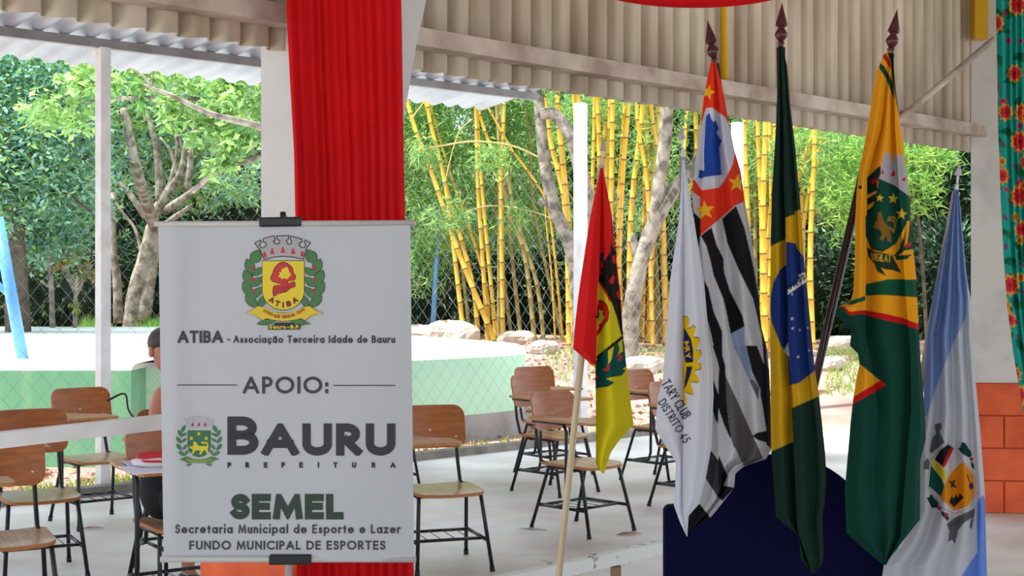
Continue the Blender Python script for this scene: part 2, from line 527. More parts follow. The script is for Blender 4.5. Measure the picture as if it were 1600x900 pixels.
def make_chair(label, bagless=True):
    t = thing('tablet_armchair', label, 'chair', group='school armchairs on the porch floor')
    # seat: dips in the middle, rolls down at the front
    def sf(x, y, s):
        z = 0.435 - 0.012 * math.cos(x / 0.2 * 1.4) - 0.10 * max(0, -y - 0.12) ** 1.5 * 3
        return (x, y, z + (0.008 if s == 0 else -0.010))
    V, Fc, I = rounded_plate(0.40, 0.41, 0.06, 0.018, sf)
    obj('seat', V, Fc, [m_seat, m_edge], t, world=False, idx=I, auto=40)
    # backrest: bowed, leaning back
    def bf(x, h, s):
        y = 0.215 + 0.22 * (h + 0.12) - 0.9 * (0.04 - x * x) * -1 * 0 + 0.035 * (1 - (x / 0.2) ** 2)
        return (x, y + (-0.008 if s == 0 else 0.008), 0.755 + h)
    V, Fc, I = rounded_plate(0.41, 0.245, 0.06, 0.016, bf)
    back = obj('backrest', V, Fc, [m_ply, m_edge], t, world=False, idx=I, auto=40)
    for rx in (-0.0, 0.15):
        mb = MB()
        y = bf(rx, -0.02 if rx == 0 else -0.06, 0)[1]; zr = 0.735 if rx == 0 else 0.695
        mb.lathe([(0, 0.007), (0.003, 0.006), (0.004, 0.0)], (rx, y + 0.001, zr), (rx, y - 1, zr), 8)
        mb.build('rivet', m_rivet, back, world=False)
    r = 0.0115
    for sx in (-1, 1):
        x0, x1 = 0.215 * sx, 0.180 * sx
        FY = -0.265; b = MB(); b.tube([(x0, -0.265, 0.004), (x1, -0.165, 0.395), (x1, -0.15, 0.415)], r); LG = b.build('leg', m_tube, t, world=False); rubber(LG, x0, FY)
        FY = 0.245; b = MB(); b.tube([(x0, 0.245, 0.004), (x1, 0.125, 0.395), (x1, 0.11, 0.415)], r); LG = b.build('leg', m_tube, t, world=False); rubber(LG, x0, FY)
    b = MB()
    for sx in (-1, 1):
        x1 = 0.180 * sx
        b.tube([(x1, -0.152, 0.412), (x1, 0.112, 0.412)], r)
    b.tube([(-0.18, -0.10, 0.405), (0.18, -0.10, 0.405)], r * .9); b.tube([(-0.18, 0.08, 0.405), (0.18, 0.08, 0.405)], r * .9)
    b.build('seat_frame', m_tube, t, world=False)
    for sx in (-1, 1):
        xs = 0.20 * sx
        b = MB(); b.tube([(xs, -0.222, 0.165), (xs, 0.20, 0.165)], r * .9); b.build('stretcher', m_tube, t, world=False)
    b = MB()
    b.tube([(-0.2, 0.16, 0.165), (0.2, 0.16, 0.165)], r * .8); b.tube([(-0.2, -0.14, 0.165), (0.2, -0.14, 0.165)], r * .8)
    for i in range(4):
        xx = -0.12 + 0.08 * i
        b.tube([(xx, -0.14, 0.167), (xx, 0.16, 0.167)], 0.0025, 5)
    b.build('book_rack', m_tube, t, world=False)
    for sx in (-1, 1):
        x1 = 0.165 * sx
        b = MB(); b.tube([(x1, 0.06, 0.412), (x1, 0.20, 0.44), (x1 * .98, 0.238, 0.55), (x1 * .95, 0.262, 0.70), (x1 * .95, 0.275, 0.82)], r); b.build('back_strut', m_tube, t, world=False)
    # tablet on the sitter's right (-X), with its bent support
    b = MB()
    b.tube([(-0.2, 0.16, 0.17), (-0.235, 0.10, 0.175), (-0.262, -0.02, 0.18), (-0.27, -0.10, 0.20), (-0.272, -0.12, 0.26), (-0.275, -0.125, 0.66), (-0.275, -0.10, 0.705), (-0.27, 0.0, 0.71), (-0.24, 0.20, 0.705), (-0.165, 0.262, 0.70)], r)
    b.build('tablet_support', m_tube, t, world=False)
    pts = [(-0.36, -0.40), (-0.345, -0.425), (-0.02, -0.42), (0.0, -0.39), (-0.01, -0.20), (-0.12, -0.12), (-0.19, 0.0), (-0.20, 0.17), (-0.215, 0.195), (-0.29, 0.195), (-0.31, 0.17), (-0.35, -0.05)]
    b = MB()
    b.poly_prism([Vector((x, y, 0.738)) for x, y in pts], (0, 0, -0.016))
    b.build('writing_tablet', m_tab, t, world=False, smooth=False)
    b = MB(); b.box((-0.30, -0.22, 0.708), (-0.24, 0.06, 0.7225))
    b.build('tablet_bracket', m_ash, t, world=False, smooth=False)
    return t

def face(dx, dy): return math.atan2(dx, -dy)       # forward is -Y of the chair
chairs = [   # x, y, facing, label
    ((-0.395, 7.96), (0.32, -0.95), 'wooden armchair close to the right edge of the banner, its worn seat free'),
    ((0.4475, 9.08), (0.70, -0.71), 'wooden armchair in the middle of the porch beside the red and yellow flag pole'),
    ((0.32, 10.75), (0.71, -0.71), 'wooden armchair right behind the one beside the red and yellow flag pole'),
    ((0.34, 11.75), (0.60, -0.80), 'wooden armchair farthest back by the pool end, mostly hidden by another chair'),
    ((-0.98, 10.55), (0.45, -0.89), 'wooden armchair peeping out behind the chair close to the banner'),
    ((1.20, 11.35), (0.70, -0.71), 'wooden armchair between the yellow flag cloth and the white flag, farther of the two'),
    ((1.30, 10.02), (0.70, -0.71), 'wooden armchair almost hidden behind the white gear flag'),
    ((2.12, 11.35), (0.92, -0.40), 'wooden armchair hidden behind the green and yellow flag, tablet edge showing'),
    ((-2.31, 6.42), (0.44, -0.90), 'wooden armchair nearest the bottom left corner of the photo'),
    ((-2.60, 7.72), (0.48, -0.88), 'wooden armchair behind the white rail at the left edge'),
    ((-2.77, 9.36), (0.62, -0.78), 'wooden armchair in front of the white post with its tablet facing left'),
    ((-1.60, 6.86), (0.56, -0.83), 'wooden armchair left of the banner holding papers and a red pouch'),
    ((-1.80, 7.80), (0.55, -0.83), 'wooden armchair in which the seated person behind the banner sits'),
]
proto = None
for (xy, d, lab) in chairs:
    c = make_chair(lab) if proto is None else copy_tree(proto)
    if proto is None: proto = c
    c.location = (xy[0], xy[1], 0); c.rotation_euler = (0, 0, face(*d)); c['label'] = lab
def chair_pt(k, x, y, z):
    (xy, d, _) = chairs[k]
    a = face(*d)
    return Vector((xy[0] + x * math.cos(a) - y * math.sin(a), xy[1] + x * math.sin(a) + y * math.cos(a), z))

# papers, pouch and bags on the chairs by the banner
def on_chair(k, pts, z): return [chair_pt(k, x, y, z) for x, y in pts]
mb = MB(); mb.poly_prism(on_chair(11, [(-0.40, -0.44), (-0.10, -0.46), (-0.07, -0.20), (-0.37, -0.14)], 0.742), (0, 0, -0.003))
tag(mb.build('paper_sheet', mat('paper', (232, 234, 246), 0.7), smooth=False), 'white sheet of paper lying on the tablet left of the banner', 'paper')
mb = MB(); mb.poly_prism(on_chair(11, [(-0.33, -0.17), (-0.15, -0.21), (-0.12, -0.02), (-0.30, 0.02)], 0.7455), (0, 0, -0.004))
tag(mb.build('notebook', mat('notebook_cover', (196, 202, 226), 0.6), smooth=False), 'pale bluish notebook behind the red and white pouch', 'notebook')
def blob(c, rx, ry, rz, a=0, n=18, sq=0.75, k=0.06, seed=1):
    r = np.random.default_rng(seed); V, Fc = [], []
    ph = r.uniform(0, 6, 6)
    for i in range(n + 1):
        th = math.pi * i / n - math.pi / 2
        for j in range(2 * n):
            p = 2 * math.pi * j / (2 * n)
            s = lambda v: math.copysign(abs(v) ** sq, v)
            w = 1 + k * (math.sin(3 * p + ph[0]) * math.cos(2 * th + ph[1]) + math.sin(5 * p + ph[2] + 3 * th) * 0.6)
            x, y, z = rx * s(math.cos(th)) * s(math.cos(p)) * w, ry * s(math.cos(th)) * s(math.sin(p)) * w, rz * s(math.sin(th)) * w
            V.append((c[0] + x * math.cos(a) - y * math.sin(a), c[1] + x * math.sin(a) + y * math.cos(a), c[2] + z))
    m2 = 2 * n
    for i in range(n):
        for j in range(m2):
            Fc.append((i * m2 + j, i * m2 + (j + 1) % m2, (i + 1) * m2 + (j + 1) % m2, (i + 1) * m2 + j))
    return V, Fc
pp = chair_pt(11, -0.21, -0.24, 0.775)
t = thing('pencil_pouch', 'white pouch with a red top and trim on the tablet left of the banner', 'pouch', (pp.x, pp.y, 0.742))
V, Fc = blob((pp.x, pp.y, 0.764), 0.125, 0.06, 0.024, 0.1); obj('pouch_body', V, Fc, mat('white_cloth', (236, 230, 232), 0.7), t)
V, Fc = blob((pp.x, pp.y, 0.790), 0.105, 0.045, 0.022, 0.1, seed=4, k=.1); obj('pouch_top', V, Fc, mat('red_cloth', (196, 40, 52), 0.7), t, label='red gathered top')
mb = MB(); mb.tube([(pp.x + 0.126 * math.cos(q) , pp.y + 0.062 * math.sin(q), 0.772) for q in np.linspace(0, 6.283, 30)], 0.006, 6, cap=False)
mb.build('pouch_trim', mat('red_cloth', (196, 40, 52), 0.7), t, label='red piping')
m_black = mat('black_fabric', (20, 21, 27), 0.75, bump=0.2, scale=30)
bp = chair_pt(11, -0.04, 0.02, 0.60)
t = thing('backpack', 'black backpack standing on the seat of the chair left of the banner', 'bag', (bp.x, bp.y, 0.446))
V, Fc = blob((bp.x, bp.y, 0.60), 0.165, 0.10, 0.155, face(*chairs[11][1]), seed=3, k=.04); obj('bag_body', V, Fc, m_black, t)
a = face(*chairs[11][1]); ux = Vector((math.cos(a), math.sin(a), 0)); uy = Vector((-math.sin(a), math.cos(a), 0))
V, Fc = blob(bp + Vector((0, 0, -0.05)) - uy * 0.10, 0.11, 0.04, 0.085, a, seed=5, k=.04); obj('bag_pocket', V, Fc, m_black, t)
for s in (-1, 1):
    mb = MB(); mb.tube(smooth_path([bp + ux * (.08 * s) + uy * .08 + Vector((0, 0, .13)), bp + ux * (.1 * s) + uy * .13 + Vector((0, 0, .05)), bp + ux * (.11 * s) + uy * .09 + Vector((0, 0, -.10))]), 0.010, 6)
    mb.build('strap', m_black, t)

# ---------------------------------------------------------------- the seated person behind the banner
pk = 12
def pc(x, y, z): return np.array(chair_pt(pk, x, y, z))
m_skin = mat('skin', (196, 134, 108), 0.55, col2=(184, 120, 96), scale=6, bump=0.05)
m_hair = mat('dark_hair', (50, 42, 38), 0.6, col2=(84, 70, 60), scale=26, stretch=(1, 1, .3))
m_shirt = mat('grey_shirt', (112, 118, 128), 0.85)
m_short = mat('dark_shorts', (40, 46, 60), 0.85)
t = thing('person', 'seated person half hidden by the left edge of the banner, bare arm bent, writing', 'person', chair_pt(pk, 0, 0, 0))
def skin(name, verts, edges, radii, m, parent, sub=2, root=0, label=None):
    org = np.array(parent.matrix_basis.translation)
    me = bpy.data.meshes.new(name)
    me.from_pydata([tuple(np.asarray(v) - org) for v in verts], edges, [])
    o = bpy.data.objects.new(name, me); COL.objects.link(o); o.parent = parent
    me.materials.append(m)
    sk = o.modifiers.new('skin', 'SKIN'); sk.use_smooth_shade = True
    sv = me.skin_vertices[0].data if me.skin_vertices else None
    if sv is None:
        bm = bmesh.new(); bm.from_mesh(me); bm.verts.layers.skin.verify(); bm.to_mesh(me); bm.free(); sv = me.skin_vertices[0].data
    for i, r in enumerate(radii):
        sv[i].radius = (r, r) if not isinstance(r, tuple) else r
        sv[i].use_root = (i == root)
    s = o.modifiers.new('smooth', 'SUBSURF'); s.levels = sub; s.render_levels = sub
    if label: o['label'] = label
    return o
bv, be, brd = [], [], []
def bj(p, r, par=None):
    bv.append(p); brd.append(r)
    if par is not None: be.append((par, len(bv) - 1))
    return len(bv) - 1
pel = bj(pc(0, 0.06, 0.54), (0.15, 0.12))
wst = bj(pc(0, 0.06, 0.72), (0.13, 0.10), pel)
chs = bj(pc(0, 0.00, 0.90), (0.145, 0.105), wst)
nkb = bj(pc(-.03, -0.06, 1.02), (0.085, 0.07), chs)
nck = bj(pc(-.09, -0.10, 1.09), 0.055, nkb)
hd0 = bj(pc(-.165, -0.15, 1.16), (0.066, 0.078), nck)
hd1 = bj(pc(-.18, -0.155, 1.235), (0.076, 0.092), hd0)
hd2 = bj(pc(-.18, -0.14, 1.30), (0.058, 0.072), hd1)
for s in (-1, 1):
    sh = bj(pc(0.165 * s, -0.03, 0.98), 0.058, nkb)
    ua = bj(pc(0.20 * s, -0.07, 0.86), 0.045, sh)
    el = bj(pc(0.215 * s, -0.13, 0.755 if s < 0 else .73), 0.040, ua)
    fa = bj(pc(0.19 * s, -0.25, 0.775 if s < 0 else .70), 0.037, el)
    wr_ = bj(pc(0.12 * s, -0.36, 0.780 if s < 0 else .66), 0.027, fa)
    pm = bj(pc(0.09 * s, -0.41, 0.775 if s < 0 else .64), (0.036, 0.018), wr_)
    for k, (dx, ln) in enumerate(((-0.027, .066), (-0.009, .075), (0.009, .071), (0.027, .056))):
        zz = 0.770 if s < 0 else .63
        f0 = bj(pc(0.075 * s + dx, -0.445, zz), 0.0095, pm)
        f1 = bj(pc(0.070 * s + dx, -0.445 - ln * .5, zz + 0.004), 0.0085, f0)
        f2 = bj(pc(0.066 * s + dx * .9, -0.445 - ln * .95, zz - 0.012), 0.0075, f1)
    t0 = bj(pc(0.055 * s, -0.395, (0.770 if s < 0 else .635)), 0.012, wr_)
    t1 = bj(pc(0.035 * s, -0.43, (0.765 if s < 0 else .63)), 0.010, t0)
    hp = bj(pc(0.09 * s, 0.0, 0.52), 0.095, pel)
    kn = bj(pc(0.12 * s, -0.36, 0.53), 0.066, hp)
    cf = bj(pc(0.12 * s, -0.36, 0.30), 0.055, kn)
    an = bj(pc(0.12 * s, -0.33, 0.075), 0.036, cf)
    ft = bj(pc(0.13 * s, -0.44, 0.035), (0.042, 0.03), an)
body = skin('body', bv, be, brd, m_skin, t)
# face: nose, ears, eyes, mouth
hc = pc(-.18, -0.155, 1.225)
fw = pc(-.18, -1.155, 1.225) - hc; fw /= np.linalg.norm(fw)
rt = pc(.82, -0.155, 1.225) - hc; rt /= np.linalg.norm(rt)
up = np.array((0, 0, 1.0))
mb = MB(); mb.tube([hc + fw * .088 + up * .02, hc + fw * .103 - up * .012, hc + fw * .088 - up * .026], [0.007, 0.013, 0.006], 8); mb.build('nose', m_skin, t)
for s in (-1, 1):
    V, Fc = blob(hc + rt * (.079 * s), 0.012, 0.02, 0.03, math.atan2(rt[1], rt[0]), n=8); obj('ear', V, Fc, m_skin, t)
    V, Fc = blob(hc + rt * (.031 * s) + fw * .080 + up * .012, 0.013, 0.010, 0.008, math.atan2(rt[1], rt[0]), n=8, k=0); obj('eye', V, Fc, mat('eye_dark', (40, 32, 30), 0.2), t)
    mb = MB(); mb.tube([hc + rt * (.05 * s) + fw * .074 + up * .032, hc + rt * (.03 * s) + fw * .086 + up * .037, hc + rt * (.012 * s) + fw * .089 + up * .031], 0.005, 6); mb.build('eyebrow', m_hair, t)
mb = MB(); mb.tube([hc - rt * .022 + fw * .076 - up * .05, hc + fw * .086 - up * .05, hc + rt * .022 + fw * .076 - up * .05], [.004, .007, .004], 6); mb.build('mouth', mat('lips', (168, 92, 84), 0.5), t)
V, Fc = blob(hc - fw * .022 + up * .052, 0.088, 0.100, 0.078, math.atan2(rt[1], rt[0]), seed=9, sq=1.0, k=.04, n=20); obj('hair', V, Fc, m_hair, t)
skin('sleeveless_top', [pc(0, .06, .56), pc(0, .06, .72), pc(0, 0, .88), pc(0, -.04, .96)],
     [(0, 1), (1, 2), (2, 3)], [(.158, .128), (.14, .11), (.150, .115), (.10, .09)], m_shirt, t)
skin('shorts', [pc(0, .06, .53), pc(-.09, 0, .52), pc(-.115, -.27, .53), pc(.09, 0, .52), pc(.115, -.27, .53)], [(0, 1), (1, 2), (0, 3), (3, 4)], [(.16, .125), .104, .088, .104, .088], m_short, t)
for s in (-1, 1):
    V, Fc = blob(pc(.128 * s, -.40, .032), .05, .12, .034, face(*chairs[pk][1]), n=10, k=0); obj('shoe', V, Fc, m_ash, t)
# bag on this person's tablet and a bag strap on the back of the chair
q = chair_pt(pk, -0.30, -0.18, 0.79)
t = thing('shoulder_bag', 'small crumpled black bag on the tablet beside the bent arm', 'bag', (q.x, q.y, .739))
V, Fc = blob(q, 0.07, 0.06, 0.05, 0.3, seed=8, k=.12); obj('bag_body', V, Fc, m_black, t)
q2 = chair_pt(pk, -0.22, 0.30, .86)
mb = MB(); mb.tube(smooth_path([q + Vector((-.02, .03, .03)), q2 + Vector((.02, -.1, .02)), q2 + Vector((-.06, .1, .10)), q2 + Vector((-.16, .1, .06))]), 0.006, 6); mb.build('strap', m_black, t)

# litter on the concrete
def litter(px, py, shape, col, label, name, cat, a=0.0, sz=0.1):
    c = G(px, py, 0.006)
    V = []
    for x, y in shape:
        V.append((c.x + sz * (x * math.cos(a) - y * math.sin(a)), c.y + sz * (x * math.sin(a) + y * math.cos(a)), 0.004 + 0.012 * abs(math.sin(3 * x))))
    mb = MB(); mb.poly_prism(V, (0, 0, -0.003)); tag(mb.build(name, mat('litter_%d_%d_%d' % col, col, 0.9), smooth=False), label, cat)
leafs = [(-1, 0), (-.4, .25), (.3, .2), (1, 0.02), (.3, -.16), (-.4, -.22)]
litter(983, 834, leafs, (150, 104, 76), 'curled brown dry leaf by the front leg of the middle chair', 'dry_leaf', 'leaf', 0.3, 0.085)
litter(832, 826, [(-1, .1), (-.2, .28), (.9, .05), (1, -.1), (-.3, -.1)], (220, 214, 208), 'pale paper scrap under the rear leg of the middle chair', 'paper_scrap', 'paper', -0.3, 0.10)
litter(856, 876, [(-1, .05), (0, .2), (1, .0), (0, -.2)], (206, 198, 190), 'small pale twig lying on the concrete near the low rail', 'twig', 'twig', -0.9, 0.06)
litter(146, 825, leafs, (160, 140, 112), 'small dry leaf by the chair leg in front of the white post', 'dry_leaf', 'leaf', 0.1, 0.07)
# ---------------------------------------------------------------- stroke lettering (geometric sans)
def arc(cx, cy, rx, ry, a0, a1, n=12):
    return [(cx + rx * math.cos(math.radians(a0 + (a1 - a0) * i / n)), cy + ry * math.sin(math.radians(a0 + (a1 - a0) * i / n))) for i in range(n + 1)]
X = 0.62
GL = {
 'A': (.84, [[(0, 0), (.42, 1), (.84, 0)], [(.14, .32), (.70, .32)]]),
 'B': (.52, [[(0, 0), (0, 1)] , [(0, 1)] + arc(.24, .76, .24, .24, 90, -90) + [(0, .52)], [(0, .52)] + arc(.26, .26, .26, .26, 90, -90) + [(0, 0)]]),
 'C': (.80, [arc(.5, .5, .5, .5, 48, 312, 24)]),
 'D': (.74, [[(0, 0), (0, 1)] + arc(.24, .5, .5, .5, 90, -90, 20) + [(0, 0)]]),
 'E': (.48, [[(.48, 1), (0, 1), (0, 0), (.48, 0)], [(0, .52), (.44, .52)]]),
 'F': (.44, [[(.44, 1), (0, 1), (0, 0)], [(0, .50), (.42, .50)]]),
 'G': (.92, [arc(.5, .5, .5, .5, 48, 360, 24) + [(.56, .5)]]),
 'I': (.0, [[(0, 0), (0, 1)]]),
 'L': (.42, [[(0, 1), (0, 0), (.42, 0)]]),
 'M': (.92, [[(0, 0), (.10, 1), (.46, .12), (.82, 1), (.92, 0)]]),
 'N': (.68, [[(0, 0), (0, 1), (.68, 0), (.68, 1)]]),
 'O': (1.0, [arc(.5, .5, .5, .5, 0, 360, 32)]),
 'P': (.46, [[(0, 0), (0, 1)], [(0, 1)] + arc(.2, .73, .27, .27, 90, -90) + [(0, .46)]]),
 'R': (.52, [[(0, 0), (0, 1)], [(0, 1)] + arc(.2, .73, .27, .27, 90, -90) + [(0, .46)], [(.18, .46), (.52, 0)]]),
 'S': (.48, [arc(.25, .755, .225, .245, 25, 250, 14) + arc(.235, .26, .245, .26, 70, -155, 14)]),
 'T': (.60, [[(0, 1), (.60, 1)], [(.30, 1), (.30, 0)]]),
 'U': (.64, [[(0, 1), (0, .32)] + arc(.32, .32, .32, .32, 180, 360, 16) + [(.64, 1)]]),
 'V': (.76, [[(0, 1), (.38, 0), (.76, 1)]]),
 'Y': (.72, [[(0, 1), (.36, .45), (.72, 1)], [(.36, .45), (.36, 0)]]),
 '4': (.60, [[(.42, 0), (.42, 1), (0, .28), (.6, .28)]]),
 '5': (.48, [[(.44, 1), (.1, 1), (.04, .55)] + arc(.2, .32, .28, .32, 110, -140, 14)]),
 'a': (.60, [arc(.28, .31, .28, .31, 0, 360, 24), [(.60, 0), (.60, X)]]),
 'c': (.50, [arc(.31, .31, .31, .31, 50, 310, 18)]),
 'd': (.60, [arc(.28, .31, .28, .31, 0, 360, 24), [(.60, 0), (.60, 1.06)]]),
 'e': (.62, [[(.02, .33), (.62, .33)] + arc(.31, .31, .31, .31, 4, 318, 24)]),
 'i': (.0, [[(0, 0), (0, X)], [(0, 1.02), (0, 1.05)]]),
 'l': (.0, [[(0, 0), (0, 1.06)]]),
 'n': (.44, [[(0, 0), (0, X)], [(0, .38)] + arc(.22, .38, .22, .24, 180, 0, 12) + [(.44, 0)]]),
 'o': (.62, [arc(.31, .31, .31, .31, 0, 360, 24)]),
 'p': (.62, [arc(.31, .31, .31, .31, 0, 360, 24), [(0, -.36), (0, X)]]),
 'r': (.26, [[(0, 0), (0, X)], [(0, .36)] + arc(.2, .40, .2, .22, 180, 60, 8)]),
 's': (.32, [arc(.165, .47, .135, .15, 30, 250, 10) + arc(.155, .165, .165, .165, 70, -150, 10)]),
 't': (.28, [[(.14, 0), (.14, .86)], [(0, .60), (.28, .60)]]),
 'u': (.44, [[(0, X), (0, .22)] + arc(.22, .22, .22, .22, 180, 360, 12) + [(.44, .62)], [(.44, 0), (.44, .62)]]),
 'z': (.44, [[(0, X), (.44, X), (0, 0), (.44, 0)]]),
 '-': (.26, [[(0, .32), (.26, .32)]]),
 ':': (.0, [[(0, .02), (0, .10)], [(0, .50), (0, .58)]]),
 '.': (.0, [[(0, 0), (0, .07)]]),
}
GL['ç'] = (.50, GL['c'][1] + [[(.30, 0), (.36, -.12), (.28, -.24), (.18, -.24)]])
GL['ã'] = (.62, GL['a'][1] + [[(.12, .80), (.22, .90), (.38, .80), (.50, .90)]])
GL['Ç'] = (.80, GL['C'][1] + [[(.5, 0), (.56, -.12), (.46, -.24), (.36, -.22)]])
GL['Ã'] = (.84, GL['A'][1] + [[(.22, 1.16), (.34, 1.26), (.5, 1.16), (.62, 1.26)]])

def stroke(pts, w, caps=0.0):
    """polyline -> list of quads with mitred corners"""
    pts = [np.array(p, float) for p in pts]
    pts = [p for i, p in enumerate(pts) if i == 0 or np.linalg.norm(p - pts[i - 1]) > 1e-6]
    n = len(pts)
    if n < 2: return []
    closed = np.linalg.norm(pts[0] - pts[-1]) < 1e-6
    if not closed and caps:
        d = pts[0] - pts[1]; pts[0] = pts[0] + d / np.linalg.norm(d) * caps
        d = pts[-1] - pts[-2]; pts[-1] = pts[-1] + d / np.linalg.norm(d) * caps
    off = []
    for i in range(n):
        if closed:
            a = pts[i - 1] if i > 0 else pts[-2]; b = pts[i + 1] if i < n - 1 else pts[1]
        else:
            a = pts[i - 1] if i > 0 else None; b = pts[i + 1] if i < n - 1 else None
        ds = []
        if a is not None: d = pts[i] - a; ds.append(d / np.linalg.norm(d))
        if b is not None: d = b - pts[i]; ds.append(d / np.linalg.norm(d))
        ns = [np.array((-d[1], d[0])) for d in ds]
        m = sum(ns); L = np.linalg.norm(m)
        if L < 1e-6: m = ns[0]; k = 1
        else:
            m = m / L; k = 1 / max(0.35, m.dot(ns[0]))
        off.append(m * (w / 2 * k))
    return [[tuple(pts[i] + off[i]), tuple(pts[i + 1] + off[i + 1]), tuple(pts[i + 1] - off[i + 1]), tuple(pts[i] - off[i])] for i in range(n - 1)]

def clip_band(poly, lo, hi):
    for lim, sg in ((lo, 1), (hi, -1)):
        out = []
        for i in range(len(poly)):
            a, b = poly[i - 1], poly[i]
            ia, ib = (a[1] - lim) * sg >= -1e-9, (b[1] - lim) * sg >= -1e-9
            if ia != ib:
                t_ = (lim - a[1]) / (b[1] - a[1]); out.append((a[0] + (b[0] - a[0]) * t_, lim))
            if ib: out.append(b)
        poly = out
        if not poly: return []
    return poly

def text_polys(s, xa, xb, yb, cap, w, gap=0.20, space=0.42, angle=0.0, spaced=None):
    """quads (picture-like coordinates, y down) for s fitted between xa and xb on baseline yb; angle in degrees"""
    gw = w / cap
    items, x = [], 0.0
    for k, ch in enumerate(s):
        if ch == ' ': x += space; continue
        adv, st = GL[ch]
        x += gw / 2
        items.append((x, st)); x += adv + gw / 2 + gap
    nat = (x - gap) * cap
    sx = (xb - xa) / nat
    ca, sa = math.cos(math.radians(angle)), math.sin(math.radians(angle))
    out = []
    for ox, st in items:
        vv = [v for p in st for u, v in p]
        lo, hi = min(vv) * (1 - gw) * cap, (gw + max(vv) * (1 - gw)) * cap
        for p in st:
            q = [((ox + u) * cap * sx, (gw / 2 + v * (1 - gw)) * cap) for u, v in p]
            for quad in stroke(q, w, w / 2):
                quad = clip_band(quad, lo, hi)
                if len(quad) >= 3:
                    out.append([(xa + X_ * ca + Y_ * sa, yb + X_ * sa - Y_ * ca) for X_, Y_ in quad])
    return out

# ---------------------------------------------------------------- the printed banner on its stand
BY = 4.6
def bdepth(px, py):
    """gentle waves of the hanging sheet (metres towards the viewer are negative)"""
    s = (px - 250) / 394.0; t = (py - 345) / 532.0
    d = 0.008 * np.sin(s * 5.0 + 0.6) * (0.3 + t) + 0.003 * np.sin(s * 11 + t * 3)
    d = d - 0.022 * np.exp(-((s - 0.06) / 0.05) ** 2) * (0.3 + 0.7 * t) * np.clip(1.02 - t, 0, 1) ** .5
    return d
def bp3(px, py, lift=0.0):
    return P(px, py, BY + float(bdepth(px, py)) - lift)
m_vinyl = mat('white_vinyl', (186, 189, 193), 0.42)
INK = {}
def ink(r, g, b):
    k = (r, g, b)
    if k not in INK: INK[k] = mat('ink_%d_%d_%d' % k, k, 0.5)
    return INK[k]
bV, bF, bI, bM = [], [], [], [m_vinyl]
nxb, nyb = 100, 110
for j in range(nyb + 1):
    t_ = j / nyb; py = 347 + (877 - 347) * t_
    xl = 247 + 9 * t_; xr = 641 + 6 * t_
    for i in range(nxb + 1):
        bV.append(bp3(xl + (xr - xl) * i / nxb, py))
for j in range(nyb):
    for i in range(nxb):
        a = j * (nxb + 1) + i
        bF.append((a, a + 1, a + nxb + 2, a + nxb + 1)); bI.append(0)
blift = [0.0]
def bprint(polys, col, layer=1):
    m = ink(*col)
    if m not in bM: bM.append(m)
    mi = bM.index(m)
    for p in polys:
        tri = [[p[i] for i in f] for f in tessellate_polygon([[Vector((x, y, 0)) for x, y in p]])]
        while tri:
            a, b, c = tri.pop()
            es = [math.dist(a, b), math.dist(b, c), math.dist(c, a)]; k = max(range(3), key=lambda i: es[i])
            if es[k] > 11:
                q = [a, b, c]; u, v, w_ = q[k], q[(k + 1) % 3], q[(k + 2) % 3]; m2 = ((u[0] + v[0]) / 2, (u[1] + v[1]) / 2)
                tri += [[u, m2, w_], [m2, v, w_]]; continue
            cr = (b[0] - a[0]) * (c[1] - a[1]) - (b[1] - a[1]) * (c[0] - a[0])
            if abs(cr) < 1e-7: continue
            n = len(bV); bV.extend(bp3(x, y, 0.0006 * layer + .001) for x, y in (a, b, c))
            bF.append((n, n + 1, n + 2) if cr < 0 else (n, n + 2, n + 1)); bI.append(mi)
dk, sl = (44, 38, 46), (56, 52, 62)
bprint(text_polys('ATIBA', 278, 348, 536, 19.5, 4.3, gap=.16), sl)
bprint([[(355, 529.5), (359.5, 529.5), (359.5, 531.7), (355, 531.7)]], sl)
bprint(text_polys('Associação Terceira Idade de Bauru', 364.7, 617, 536, 11.8, 2.45, gap=.24, space=.6), sl)
bprint(text_polys('APOIO:', 379.5, 512.7, 615, 26.7, 4.9, gap=.20), sl)
bprint([[(276.7, 600.8), (370, 600.8), (370, 602.4), (276.7, 602.4)], [(520.7, 601.4), (618, 601.4), (618, 603), (520.7, 603)]], sl)
bprint(text_polys('B', 354.5, 404.5, 710.7, 60, 14.0), dk)
bprint(text_polys('AURU', 409, 618, 712, 50.5, 13.2, gap=.11), dk)
for ch, cx in zip('PREFEITURA', (358.5, 386.5, 415, 442.5, 470.5, 497.5, 524, 553.3, 583.7, 614)):
    wd = {'I': 2.4, 'A': 8, 'U': 6.4, 'T': 6}.get(ch, 5.6)
    bprint(text_polys(ch, cx - wd / 2, cx + wd / 2, 731, 8.8, 2.5), dk)
bprint(text_polys('SEMEL', 360.5, 536.5, 811.7, 40, 11.5, gap=.10), (36, 56, 44))
bprint(text_polys('Secretaria Municipal de Esporte e Lazer', 274, 625.5, 833.5, 14.2, 2.7, gap=.25, space=.62), sl)
bprint(text_polys('FUNDO MUNICIPAL DE ESPORTES', 296, 602, 859, 14.2, 2.8, gap=.22, space=.55), sl)

